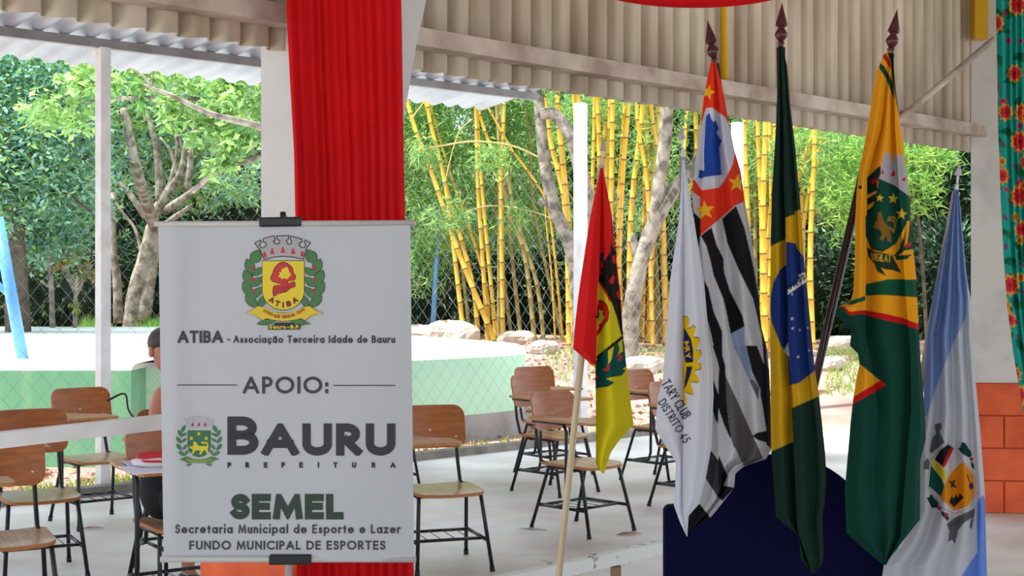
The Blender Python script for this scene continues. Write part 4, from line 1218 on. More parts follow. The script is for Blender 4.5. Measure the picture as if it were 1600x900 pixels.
# --- green, yellow and blue flag
B, D, E = xf(1000, 280, 3.0), xf(1190, 300, 3.4615), xf(1000, 560, 2.647)
GB, YB, BB = (24, 50, 40), (204, 160, 26), (30, 54, 118)
pt = Paint(GB)
pt.poly([(1195, 384.5)] + D([(55, 290), (128, 255)]) + E([(634, 345), (520, 395)]), YB)
pt.poly(D([(128, 140), (178, 120), (180, 103), (225, 92), (300, 110), (300, 800)]) + [(1282, 618), (1238, 637.4), (1228, 560)], YB)
pt.poly(D([(133, 395), (100, 420), (64, 490), (50, 560), (47, 640), (55, 705), (100, 820), (148, 895)]), BB)
pt.poly(D([(131, 272), (160, 272), (188, 282), (192, 308), (232, 355), (300, 420), (330, 880)]) + [(1273.5, 579), (1249, 598), (1234, 602), (1230, 545)], BB)
pt.poly(D([(135, 528), (198, 492), (200, 447), (243, 430), (250, 482), (212, 506), (138, 557)]), (228, 230, 232))
pt.poly(D([(118, 862), (143, 812), (150, 890)]), (206, 208, 210))
for ch, x, y in (('G', 144, 532), ('R', 175, 516), ('S', 204, 490), ('S', 224, 480)):
    p0 = D([(x, y)])[0]; pt.polys(text_polys(ch, p0[0], p0[0] + (7.6 if ch in 'GR' else 4.6), p0[1], 9.4, 2.0, angle=-22), (12, 40, 36))
p0 = D([(137, 548)])[0]; pt.poly([(p0[0], p0[1]), (p0[0] + 1.5, p0[1] - 1), (p0[0] + 1.5, p0[1] - 8), (p0[0], p0[1] - 7)], (40, 66, 60))
for x, y, r in ((165, 553, 9), (165, 685, 12), (168, 738, 10), (207, 747, 8), (250, 735, 8), (257, 857, 7), (198, 892, 10)):
    pt.poly(D(star(x, y, r)), (204, 206, 212))
Lr = pl([(1216.5, 72), (1216, 77), (1213, 187), (1207, 287), (1206, 300), (1204, 387), (1203, 502), (1203.5, 560), (1204, 640), (1205, 703), (1209.7, 768), (1212, 807), (1226.7, 821), (1243.7, 832), (1249, 847), (1251, 873), (1268, 896)])
Rr = pl([(1223, 72), (1230, 103), (1235, 167), (1243, 233), (1248, 293), (1249, 300), (1252, 337.5), (1257, 415.6), (1261, 450), (1266, 502), (1270, 546), (1273, 575), (1279.6, 617), (1289, 703.6), (1291.6, 749), (1289, 787), (1285, 806), (1287, 860), (1285, 882), (1269, 897)])
t = flagpole('tall dark green flag with yellow and a starred blue disc', pole_line(P(1220, 74, 3.97), P(1232, 735, 4.31)))
yF = 3.95
fl = pl([(1219, 72), (1223, 180), (1225, 313), (1227, 343), (1228, 415), (1230.4, 459), (1232, 560), (1238, 620), (1240, 711), (1246, 832), (1268, 896)])
drape('cloth', yF, [(Lr, .035), (mixp(Lr, fl, .5), -.006), (fl, .03), (lambda y: fl(y) + 1, -.012), (mixp(fl, Rr, .28), -.034), (mixp(fl, Rr, .62), .008), (mixp(fl, Rr, .82), -.008), (Rr, .035)], 72, 897, pt, t, m_flag)
big_pole(t, P(1222, 4, yF + .02), P(1220, 74, yF + .02), P(1232, 735, yF + .36))
# --- yellow flag with a green field
A, C, D, E = xf(1290, 0, 3.0), xf(1330, 200, 3.4615), xf(1290, 460, 4.5), xf(1290, 500, 2.2516)
YY_, GG, RR = (232, 160, 26), (14, 66, 54), (196, 22, 20)
pt = Paint(YY_)
pt.poly(A([(262, 262), (285, 250), (305, 300), (305, 325), (280, 285)]), RR)
pt.poly(A([(255, 295), (275, 310), (312, 380), (325, 470), (300, 410), (285, 370), (252, 320)]), (16, 66, 46))
pt.poly(A([(290, 245), (320, 245), (350, 560), (335, 500), (318, 400), (306, 300)]), (16, 60, 46))
gray, dgn = (172, 172, 178), (24, 50, 40)
pt.poly(C([(178, 135), (210, 130), (212, 175), (225, 190), (235, 140), (285, 150), (285, 200), (300, 212), (312, 372), (230, 310), (148, 275), (160, 215)]), gray)
for q in ([(166, 218), (179, 249), (163, 249)], [(234, 220), (238, 263), (211, 258)], [(299, 260), (291, 291), (269, 280)]): pt.poly(C(q), (206, 30, 34))
pt.poly(C([(158, 203), (160, 245), (140, 300), (150, 420), (85, 490), (85, 270), (130, 225)]), dgn)
pt.poly(C([(105, 285), (140, 272), (140, 290), (110, 305)]), RR)
for q in ([(86, 362), (140, 338), (135, 354), (88, 380)], [(86, 420), (128, 395), (115, 425), (88, 445)]): pt.poly(C(q), YY_)
shd = [(150, 280), (230, 315), (312, 375), (318, 470), (240, 620), (170, 665), (110, 650), (83, 580), (83, 480), (140, 400)]
pt.poly(C(grow(shd, 6)), dgn); pt.poly(C(shd), (14, 72, 56))
for x, y, r in ((154, 379, 24), (227, 382, 30), (272, 466, 33)): pt.poly(C(star(x, y, r, .1)), (226, 182, 50))
pt.poly(C([(143, 460), (160, 448), (175, 500), (200, 530), (216, 580), (216, 622), (198, 612), (190, 580), (172, 610), (153, 602), (168, 572), (150, 545), (118, 540), (128, 515), (140, 500)]), (136, 98, 30))
pt.polys([[*C([p])[0]] and C(s_) for p in [(0, 0)] for s_ in stroke([(205, 535), (228, 560), (240, 520), (225, 497), (200, 500), (205, 483), (232, 482), (248, 505)], 10)], (160, 116, 34))
pt.poly(C([(318, 470), (330, 560), (338, 655), (290, 662), (255, 690), (330, 684), (300, 710), (245, 715), (235, 690), (285, 590), (300, 520)]), (18, 70, 54))
for q in ([(300, 505), (318, 500), (305, 620), (288, 640), (296, 570)], [(262, 590), (275, 570), (262, 650), (246, 672)]): pt.poly(C(q), YY_)
pt.poly(C([(290, 632), (326, 618), (318, 640), (294, 650)]), (214, 44, 30)); pt.poly(C([(226, 680), (240, 684), (232, 700)]), (214, 44, 30))
pt.poly(C([(85, 645), (130, 668), (220, 685), (272, 785), (222, 768), (185, 765), (130, 740), (92, 695)]), (38, 54, 34))
pt.poly(C([(150, 738), (190, 802), (140, 775), (125, 735)]), (24, 60, 44))
p0 = C([(106, 716)])[0]; pt.polys(text_polys('VIGILAT', p0[0], p0[0] + 31, p0[1], 12, 1.5, angle=6), (206, 170, 50))
pt.poly([(1344 + 3 * math.cos(a), 292.5 + 3 * math.sin(a)) for a in np.linspace(0, 6, 10)], (40, 26, 16))
pt.poly(C([(78, 845), (200, 818), (360, 820), (362, 905)]) + D([(660, 25), (640, 20), (400, 3), (285, 10), (280, 0)]), (20, 82, 56))
pt.poly(D([(150, 70), (185, 42), (279, 10), (279, 42), (185, 72)]), (20, 82, 56))
gl = D([(60, 90), (118, 84), (165, 138), (280, 120), (292, 122), (420, 145), (540, 175), (665, 225), (720, 1000), (720, 2500), (0, 2500), (0, 900)])
pt.poly(gl, GG)
pt.poly(D([(115, 84), (130, 82), (168, 122), (280, 110), (292, 114), (420, 136), (540, 165), (665, 212), (660, 250), (540, 208), (420, 180), (292, 150), (280, 136), (165, 146)]), RR)
pt.poly(D([(239, 488), (385, 606), (190, 728)]), YY_); pt.poly(D([(385, 604), (428, 636), (180, 780), (185, 728)]), RR)
Lr = pl([(1390, 80), (1381.7, 84), (1370, 110), (1361.7, 160), (1353, 213), (1343, 262), (1338.7, 295), (1336, 350), (1335.8, 402), (1333.5, 455), (1329, 472), (1316, 477), (1307, 481), (1309, 491), (1316.7, 504), (1330, 518), (1328, 540), (1341, 553), (1343, 569), (1337.8, 593), (1333, 624), (1329, 660), (1325.5, 700), (1320, 766), (1323, 833), (1352, 860), (1381, 883)])
Rr = pl([(1394, 80), (1400, 143), (1405, 183), (1411.7, 227), (1416.7, 270), (1422, 321), (1426.8, 388), (1431, 425), (1433, 460), (1435.6, 513), (1437.8, 553), (1442, 604), (1445.6, 660), (1446, 688), (1437.5, 722), (1437.5, 811), (1382, 883)])
t = flagpole('yellow flag with a shield and a dark green lower half', pole_line(P(1391, 84, 3.93), P(1278, 577, 4.16)))
yF = 3.9
fl = pl([(1391, 80), (1376, 200), (1356, 270), (1354, 330), (1353, 462), (1352, 525), (1360, 560), (1372, 640), (1368, 760), (1381, 883)])
f2 = pl([(1393, 80), (1396, 200), (1404, 330), (1412, 460), (1420, 553), (1421, 640), (1412, 740), (1404, 840), (1381.5, 883)])
drape('cloth', yF, [(Lr, .03), (mixp(Lr, fl, .55), -.02), (fl, -.004), (lambda y: fl(y) + 1, [(80, .0), (300, .028), (520, .03), (700, .0)]), (mixp(fl, f2, .5), -.024), (f2, .014), (lambda y: f2(y) + 3, -.012), (mixp(f2, Rr, .7), -.016), (Rr, .03)], 80, 883, pt, t, m_flag)
big_pole(t, P(1402, 14, yF + .03), P(1391, 84, yF + .03), P(1278, 577, yF + .26))
# --- light blue and white flag
A, C, E = xf(1290, 220, 3.0), xf(1420, 630, 3.336), xf(1290, 500, 2.2516)
WB, LB = (206, 208, 214), (138, 162, 206)
pt = Paint(WB)
pt.poly([(1490, 296), (1499, 296), (1503, 353), (1511, 427), (1519, 470), (1512, 447), (1509, 497), (1490, 535), (1470, 584), (1448, 651), (1440, 650), (1448, 540), (1452, 500), (1463, 430), (1484, 345)], LB)
pt.poly(C([(386, 478), (440, 600), (440, 960), (200, 960), (275, 900), (358, 775), (355, 520)]), (112, 150, 222))
sl_ = [(205, 208), (240, 245), (272, 290), (345, 372), (350, 470), (315, 545), (240, 574), (175, 545), (98, 430), (110, 310), (160, 236)]
pt.poly(C(grow(sl_, 2)), (60, 60, 64)); pt.poly(C(sl_), (214, 214, 220))
pt.poly(C([(283, 303), (340, 380), (344, 470), (310, 538), (238, 562), (165, 495), (185, 430), (195, 400), (240, 340)]), (232, 150, 28))
pt.poly(C([(205, 213), (232, 236), (182, 335), (133, 292), (165, 243)]), (34, 30, 36)); pt.poly(C([(216, 232), (234, 238), (192, 325), (180, 338), (172, 328)]), (200, 34, 34))
pt.poly(C([(130, 292), (190, 352), (197, 408), (176, 400), (117, 318)]), (226, 210, 40)); pt.poly(C([(115, 322), (172, 396), (186, 430), (168, 487), (103, 432)]), (26, 98, 84))
for s_ in stroke([(212, 405), (246, 440)], 10) + stroke([(238, 400), (222, 440)], 10) + stroke([(304, 370), (318, 415)], 6): pt.poly(C(s_), (44, 48, 74))
pt.poly(C([(325 + 12 * math.cos(a), 432 + 18 * math.sin(a)) for a in np.linspace(0, 6, 12)]), (44, 56, 96))
pt.poly(C([(210, 515), (226, 480), (232, 500), (250, 470), (256, 495), (265, 468), (286, 492), (236, 543)]), (40, 44, 50))
cg = (104, 102, 106)
pt.poly(C([(108, 250), (122, 180), (140, 160), (133, 112), (168, 100), (172, 128), (160, 150), (188, 205), (160, 225), (120, 262)]), cg); pt.poly(C([(78, 310), (95, 285), (108, 300), (106, 345), (80, 345)]), cg)
for q in ([(254, 236), (268, 232), (275, 205), (292, 204), (326, 255), (328, 275), (314, 284), (282, 266)], [(322, 300), (340, 318), (342, 348), (328, 335)], [(92, 492), (104, 492), (115, 473), (155, 520), (152, 545), (120, 545)], [(165, 558), (190, 572), (212, 600), (200, 614), (170, 580)]): pt.poly(C(q), (20, 66, 64))
for x, y in ((327, 291), (160, 547), (196, 582)): pt.poly(C([(x + 11 * math.cos(a), y + 11 * math.sin(a)) for a in np.linspace(0, 6, 9)]), (196, 40, 60))
pt.poly(C([(198, 630), (235, 600), (275, 580), (345, 548), (342, 590), (290, 622), (258, 660), (240, 735), (226, 712), (204, 722), (212, 668)]), cg); pt.poly(C([(322, 610), (340, 585), (328, 655), (315, 650)]), cg)
pt.polys([C(s_) for s_ in stroke([(216, 640), (250, 618), (300, 588), (325, 580)], 3)], (60, 58, 60))
Lr = pl([(1490, 296), (1481.7, 337), (1471.7, 393), (1460, 453), (1450, 503), (1445, 520), (1443, 640), (1432, 700), (1432, 800), (1412, 846), (1381, 883), (1376, 925), (1378, 940)])
Rr = pl([(1498, 296), (1503, 353), (1510, 427), (1517, 470), (1519, 520), (1525, 602), (1532, 678), (1538.7, 766), (1542, 900), (1543, 940)])
t = flagpole('light blue and white flag with a tilted coat of arms, rightmost of the flags', pole_line(P(1494, 300, 4.075), P(1441, 590, 4.10)))
yF = 4.05
drape('cloth', yF, [(Lr, .02), (mixp(Lr, Rr, .14), -.004), (mixp(Lr, Rr, .26), .024), (mixp(Lr, Rr, .42), -.018), (mixp(Lr, Rr, .56), .016), (mixp(Lr, Rr, .72), -.016), (mixp(Lr, Rr, .86), .014), (mixp(Lr, Rr, .94), -.008), (Rr, .03)], 296, 940, pt, t, m_flagw)
thin_pole(t, P(1499, 254, yF + .02), P(1494, 300, yF + .025), P(1441, 590, yF + .05))

# --- navy panel with an arched top standing in front of the pole feet
t0 = P(1221, 1320, 4.20)
arcp = [(1221 + 150 * math.sin(a), 862 - 150 * math.cos(a)) for a in np.linspace(-math.asin(120 / 150.0), math.asin(120 / 150.0), 40)]
out = [(1043, 1278), (1038.5, 1270), (1038.5, 800), (1041, 794), (1047, 791.5), (1090, 789), (1097, 785)] + [(x, y) for x, y in arcp if abs(x - 1221) < 115] + [(1345, 785), (1352, 789), (1395, 791.5), (1401, 794), (1403.5, 800), (1403.5, 1270), (1399, 1278)]
mb = MB()
mb.poly_prism([P(x, y, 4.20) for x, y in out][::-1], (0, 0.055, 0))
o = mb.build('arched_panel', mat('navy_fabric', (13, 13, 52), 0.95, col2=(10, 10, 44), scale=60, bump=0.1, spec=0.1), smooth=False)
zb = o.location.z
bv_ = o.modifiers.new('bevel', 'BEVEL'); bv_.width = 0.006; bv_.segments = 2; bv_.limit_method = 'ANGLE'
tag(o, 'navy blue fabric panel with an arched top behind the hanging flags', 'panel')

# ---------------------------------------------------------------- curtains and the red swag
m_red = mat('red_cloth_curtain', (220, 15, 22), 0.8, col2=(208, 11, 20), scale=3, trans=0.15, spec=0.2)
def pleats(name, L, R, y0, y1, Y0, nf, amp, m, seed, label, cat, step=6.0, paint=None):
    r = np.random.default_rng(seed)
    ys = np.linspace(y0, y1, int((y1 - y0) / step) + 1); ncol = nf * 14
    ph = np.cumsum(r.uniform(.6, 1.5, nf + 1)); ph = (ph - ph[0]) / (ph[-1] - ph[0])
    am = r.uniform(.35, 1.0, nf + 1)
    s = np.linspace(0, 1, ncol + 1)
    fi = np.interp(s, ph, np.arange(nf + 1))
    prof = np.interp(fi, np.arange(nf + 1), am) * (0.5 - 0.5 * np.cos(2 * np.pi * fi)) ** .8
    V, cxs, cys = [], [], []
    for y in ys:
        k = .75 + .25 * (y - y0) / (y1 - y0)
        xl, xr = L(y), R(y)
        for i in range(ncol + 1):
            sx = s[i] + 0.004 * math.sin(y * .01 + 9 * s[i])
            x = xl + (xr - xl) * min(1, max(0, sx)); d = Y0(s[i]) - amp * k * prof[i]
            V.append(P(x, y, d)); cxs.append(x); cys.append(y)
    n1 = ncol + 1
    Fc = [(j * n1 + i, (j + 1) * n1 + i, (j + 1) * n1 + i + 1, j * n1 + i + 1) for j in range(len(ys) - 1) for i in range(ncol)]
    o = obj(name, V, Fc, m, col=paint(np.array(cxs), np.array(cys)) if paint else None)
    md = o.modifiers.new('thickness', 'SOLIDIFY'); md.thickness = 0.003
    return tag(o, label, cat)
pleats('red_curtain', pl([(444, -560), (447, 0), (452, 120), (459, 240), (462, 360), (463, 900), (464, 1060)]), pl([(624, -560), (627, 0), (630, 140), (633, 340), (640, 600), (647, 890), (650, 1060)]), -560, 1058,
       lambda s: 5.13 + .12 * s + .025 * np.sin(7 * s), 13, .024, m_red, 3, 'long red pleated curtain hanging down the pale column behind the banner', 'curtain')
# swag: a sagging band of red cloth
V = []
nx_, nr_ = 90, 10
xs = np.linspace(1085 - 340, 1085 + 340, nx_ + 1)
for i, x in enumerate(xs):
    y = 12.5 - 7.7e-4 * (x - 1085) ** 2 - 2.35e-13 * (x - 1085) ** 6
    slope = -2 * 7.7e-4 * (x - 1085) - 6 * 2.35e-13 * (x - 1085) ** 5
    nrm = np.array((-slope, 1.0)); nrm /= np.linalg.norm(nrm)
    for j in range(nr_ + 1):
        a = math.pi * 2 * j / nr_
        hh = 46 * (1 - .55 * (abs(x - 1085) / 340) ** 2)
        w = -hh * .5 + hh * .5 * math.cos(a)
        V.append(P(x + nrm[0] * w, y + nrm[1] * w, 5.85 + .05 * math.sin(a) + .012 * math.sin(5 * a + i * .2)))
Fc = []
for i in range(nx_):
    for j in range(nr_):
        a = i * (nr_ + 1) + j; b = a + nr_ + 1
        Fc.append((a, a + 1, b + 1, b))
tag(obj('red_swag', V, Fc, m_red), 'sagging swag of red cloth at the top edge above the flags', 'drapery')
# flowered curtain on the right
fp = Paint((34, 158, 142))
r = np.random.default_rng(21)
def flower(cx, cy, rad, petal, core, n, seed):
    q = np.random.default_rng(seed); o = q.uniform(0, 6)
    pts = [(cx + rad * (1 + .16 * math.cos(n * a + o)) * math.cos(a) * .82, cy + rad * (1 + .16 * math.cos(n * a + o)) * math.sin(a)) for a in np.linspace(0, 2 * math.pi, 44)[:-1]]
    fp.poly(pts, petal)
    pts = [(cx + rad * .72 * (1 + .14 * math.cos(n * a + o)) * math.cos(a) * .82, cy + rad * .72 * (1 + .14 * math.cos(n * a + o)) * math.sin(a)) for a in np.linspace(0, 2 * math.pi, 44)[:-1]]
    fp.poly(pts, core)
cells = [(x, y) for y in range(-560, 660, 23) for x in range(1553, 1690, 19)]
for k, (x, y) in enumerate(cells):
    x += r.uniform(-7, 7); y += r.uniform(-8, 8); kind = r.random()
    if kind < .30:
        fp.poly(leaf(x, y, r.uniform(16, 26), r.uniform(8, 12), r.uniform(0, 180)), (22, 98, 70))
        fp.poly(leaf(x + 7, y + 5, 16, 8, r.uniform(0, 180)), (34, 116, 66))
for k, (x, y) in enumerate(cells):
    x += r.uniform(-7, 7); y += r.uniform(-8, 8); kind = r.random()
    if kind < .26: flower(x, y, r.uniform(12, 17), (232, 158, 54), (204, 50, 66), 9, k); flower(x, y, 5, (214, 60, 40), (158, 22, 44), 7, k + 1)
    elif kind < .42: flower(x, y, r.uniform(5, 7.5), (230, 190, 40), (200, 96, 30), 6, k)
    elif kind < .60: flower(x, y, r.uniform(3.5, 6), (206, 54, 108), (186, 36, 84), 5, k)
    elif kind < .70: fp.poly(leaf(x, y, 14, 5, r.uniform(0, 180)), (120, 70, 110))
def floral(px, py): return fp(px, py)
pleats('flowered_curtain', pl([(1555, -560), (1556, 0), (1559, 200), (1563, 300), (1568, 400), (1574, 480), (1583, 550), (1595, 620), (1606, 680)]), pl([(1665, -560), (1668, 200), (1672, 500), (1680, 680)]), -560, 680,
       lambda s: 8.95, 9, .07, m_print, 12, 'teal curtain printed with red and yellow flowers at the right edge', 'curtain', step=1.8, paint=floral)
# ---------------------------------------------------------------- outside: mesh fence, pool, poles
m_wire = mat('galvanised_wire', (168, 170, 172), 0.45, 0.3)
def wires(p_lines, r):
    V, Fc = [], []
    for pts in p_lines:
        pts = np.asarray(pts)
        base = len(V)
        d = pts[-1] - pts[0]
        a1 = np.array((FOUT.x, FOUT.y, 0)) * r; a2 = np.array((FDIR.x, FDIR.y, 0)) * r * .8
        for p in pts:
            V += [p + a1, p - a1 * .5 + a2, p - a1 * .5 - a2]
        for i in range(len(pts) - 1):
            for k in range(3):
                k2 = (k + 1) % 3
                Fc.append((base + 3 * i + k, base + 3 * i + k2, base + 3 * i + 3 + k2, base + 3 * i + 3 + k))
    return np.array(V), Fc
lines = []
f0, f1 = -5.5, (FP(1156) - FA).length
half = 0.074; stp = 0.085
fd, fo = np.array((FDIR.x, FDIR.y, 0)), np.array((FOUT.x, FOUT.y, 0))
A0 = np.array((FA.x, FA.y, 0))
def ftop(t): return 2.75 + 0.12 * math.sin(t * .9) - 0.05 * math.sin(t * 2.3)
k = 0
t = f0
while t < f1:
    n = int(ftop(t) / stp)
    pts = []
    for i in range(n + 1):
        z = 0.05 + i * stp
        sgn = 1 if (i + k) % 2 else -1
        bow = 0.03 * math.sin(t * 1.1 + z * 1.3) + 0.012 * math.sin(z * 5 + t)
        pts.append(A0 + fd * (t + half * .5 * sgn) + fo * (0.02 + bow + 0.003 * sgn) + np.array((0, 0, z)))
    lines.append(pts); t += half; k += 1
Vw, Fw = wires(lines, 0.0019)
o = obj('chain_link_fence', Vw, Fw, m_wire, smooth=False)
tag(o, 'grey chain link mesh strung between the white posts along the porch', 'fence')

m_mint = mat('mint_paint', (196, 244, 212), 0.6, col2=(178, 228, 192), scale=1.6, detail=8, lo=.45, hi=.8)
m_green = mat('shaded_green_paint', (112, 176, 136), 0.7, col2=(150, 196, 146), scale=2.2, detail=8, stretch=(2.2, 1, .35), lo=.5, hi=.72)  # shade of the pool's front wall put into a darker green, with drip streaks
m_rim = mat('white_rim', (236, 240, 238), 0.6)
t = thing('raised_pool', 'raised round cornered pool with mint green walls and a white sunlit top beyond the fence', 'pool', (-2.5, 17, 0))
pv = [(-8.5, 12.36), (-3.34, 12.35), (-3.34, 12.85), (-1.0, 13.8), (0.14, 14.95), (0.16, 16.4), (-0.9, 18.2), (-3.6, 22.4), (-10.0, 22.6)]
def roundpoly(pv, rs, n=8):
    out = []
    m_ = len(pv)
    for i in range(m_):
        p = np.array(pv[i], float); a = np.array(pv[i - 1], float); b = np.array(pv[(i + 1) % m_], float)
        r_ = rs.get(i, 0)
        if r_ == 0: out.append(tuple(p)); continue
        p0 = p + (a - p) / np.linalg.norm(a - p) * r_; p1 = p + (b - p) / np.linalg.norm(b - p) * r_
        for k in range(n + 1):
            u = k / n; out.append(tuple((1 - u) ** 2 * p0 + 2 * u * (1 - u) * p + u * u * p1))
    return out
ring = roundpoly(pv, {3: .5, 4: .45, 5: .45, 6: .5})
Zt = 0.88
mb = MB()
n = len(ring)
cen = np.mean(ring, 0)
rad = [(np.array(p) - cen) / np.linalg.norm(np.array(p) - cen) for p in ring]
ringV = [[(p[0] - d[0] * o_, p[1] - d[1] * o_, z) for p, d in zip(ring, rad)] for o_, z in ((0, -.2), (0, .24), (0, Zt - .06), (.02, Zt - .02), (.07, Zt), (1.3, Zt), (1.33, Zt - .04))]
V, Fc, I = [], [], []
for rv in ringV: V += rv
for q in range(len(ringV) - 1):
    for i in range(n):
        j = (i + 1) % n
        Fc.append((q * n + i, q * n + j, (q + 1) * n + j, (q + 1) * n + i))
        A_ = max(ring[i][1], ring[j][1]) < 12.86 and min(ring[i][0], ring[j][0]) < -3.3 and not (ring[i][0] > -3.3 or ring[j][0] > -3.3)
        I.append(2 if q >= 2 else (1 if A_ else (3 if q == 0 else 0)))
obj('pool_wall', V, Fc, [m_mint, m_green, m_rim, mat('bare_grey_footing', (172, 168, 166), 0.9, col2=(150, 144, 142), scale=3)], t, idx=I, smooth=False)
mb = MB(); inner = [(x, y, Zt - .03) for x, y, z in ringV[-1]]
mb.add(inner, [tuple(range(n))])
mb.build('pool_cover', mat('white_cover', (232, 240, 240), 0.35), t, smooth=False)

m_bluep = mat('light_blue_paint', (92, 156, 214), 0.4)
tt = thing('swing_frame', 'light blue slanted pole frame at the left edge behind the fence', 'frame', G(40, 640))
a, b = P(-4, 340, 13.2), P(38, 575, 13.2); b2 = b + (b - a) * 0.5
b2 = a + (b - a) * ((a.z - Zt + .06) / (a.z - b.z))
mb = MB(); mb.tube([a, b2], 0.055, 14); mb.build('leg', m_bluep, tt)
mb = MB(); mb.tube([P(-30, 420, 13.3), P(20, 466, 13.2)], 0.03, 10); mb.build('brace', m_bluep, tt)
tt.location = (b2.x, b2.y, 0) if False else tt.location
mb = MB(); mb.tube([P(687, 310, 24.5), P(676, 525, 24.5)], [0.032, 0.05], 10)
tag(mb.build('blue_pole', m_bluep), 'thin blue pole standing in front of the bamboo right of the red curtain', 'pole')

# ---------------------------------------------------------------- plants
def leaf_mesh(cent, ln, wd, seed, droop=0.35, flat=0.6):
    """folded diamond leaves: centres, lengths, widths -> V, F"""
    r = np.random.default_rng(seed); n = len(cent)
    d = r.normal(size=(n, 3)); d[:, 2] = d[:, 2] * flat - droop
    d /= np.linalg.norm(d, axis=1, keepdims=True)
    u = r.normal(size=(n, 3)); u[:, 2] += 1.0
    s = np.cross(d, u); s /= np.maximum(np.linalg.norm(s, axis=1, keepdims=True), 1e-6)
    nn = np.cross(s, d)
    L = (ln * r.uniform(.65, 1.3, n))[:, None]; Wd = (wd * r.uniform(.7, 1.25, n))[:, None]
    p0 = cent; p1 = cent + d * L * .42 + s * Wd * .5 + nn * Wd * .12; p2 = cent + d * L; p3 = cent + d * L * .42 - s * Wd * .5 + nn * Wd * .12
    V = np.stack([p0, p1, p2, p3], 1).reshape(-1, 3)
    Fc = np.arange(4 * n).reshape(-1, 4)
    return V, Fc
def leaf_cols(n, pal, seed):
    r = np.random.default_rng(seed)
    c = np.array([lin(p) for p in pal])[r.integers(0, len(pal), n)] * r.uniform(.8, 1.2, (n, 1))
    return np.repeat(c, 4, 0)
m_leaf = mat('tree_leaves', (100, 150, 70), 0.45, attr=True, trans=0.5, spec=0.4)
m_bleaf = mat('bamboo_leaves', (130, 180, 80), 0.5, attr=True, trans=0.5, spec=0.3)
m_bark = mat('lichened_bark', (160, 150, 136), 0.9, col2=(96, 88, 76), scale=7, detail=9, lo=.4, hi=.62, bump=.5)
m_barkd = mat('dark_bark', (92, 80, 66), 0.9, col2=(60, 52, 44), scale=7, detail=8, bump=.5)
def clumps(cs, n, seed):
    """leaf centres scattered on sprays inside ellipsoids (c, (rx, ry, rz))"""
    r = np.random.default_rng(seed); out = []
    vol = np.array([a[1][0] * a[1][1] * a[1][2] for a in cs]) ** .7; vol /= vol.sum()
    for (c, rr), v in zip(cs, vol):
        m_ = int(n * v) + 1
        k = max(1, m_ // 22)
        d = r.normal(size=(k, 3)); d /= np.linalg.norm(d, axis=1, keepdims=True)
        q = d * (r.uniform(.25, 1, (k, 1)) ** .5) * np.array(rr)
        pts = q[r.integers(0, k, m_)] + r.normal(size=(m_, 3)) * np.minimum(.22, .25 * min(rr))
        out.append(pts + np.array(c))
    return np.vstack(out)
def tree(name, label, cat, base, limbs, cs, nleaf, ln, wd, pal, seed, group=None, bark=None, leafm=None):
    t = thing(name, label, cat, base, 0, group)
    mb = MB()
    for pts, r0, r1 in limbs:
        sp = smooth_path(pts, 5); k = len(sp)
        rr = [r0 + (r1 - r0) * i / (k - 1) for i in range(k)]
        rr = [q * (1 + .03 * math.sin(2.1 * i + seed)) for i, q in enumerate(rr)]
        mb.tube(sp, rr, 9)
    if limbs: mb.build('trunk', bark or m_bark, t)
    if cs:
        c = clumps(cs, nleaf, seed)
        V, Fc = leaf_mesh(c, ln, wd, seed)
        obj('foliage', V, Fc, leafm or m_leaf, t, col=leaf_cols(len(c), pal, seed), smooth=False)
    return t
def gp(px, py, Y): return tuple(P(px, py, Y))
def gbase(px, Y): 
    x = (px - 800) / F * Y
    return (x, Y, float(gz(np.array(x), np.array(Y))))
bright = [(160, 198, 112), (140, 186, 100), (186, 214, 126), (124, 170, 106), (170, 200, 138)]
cool = [(142, 190, 172), (116, 170, 148), (168, 208, 192), (98, 148, 122)]
mid = [(114, 156, 98), (92, 134, 90), (134, 174, 112), (80, 120, 88)]
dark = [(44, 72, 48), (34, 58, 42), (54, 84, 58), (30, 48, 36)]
def rad_px(px, Y): return px / F * Y

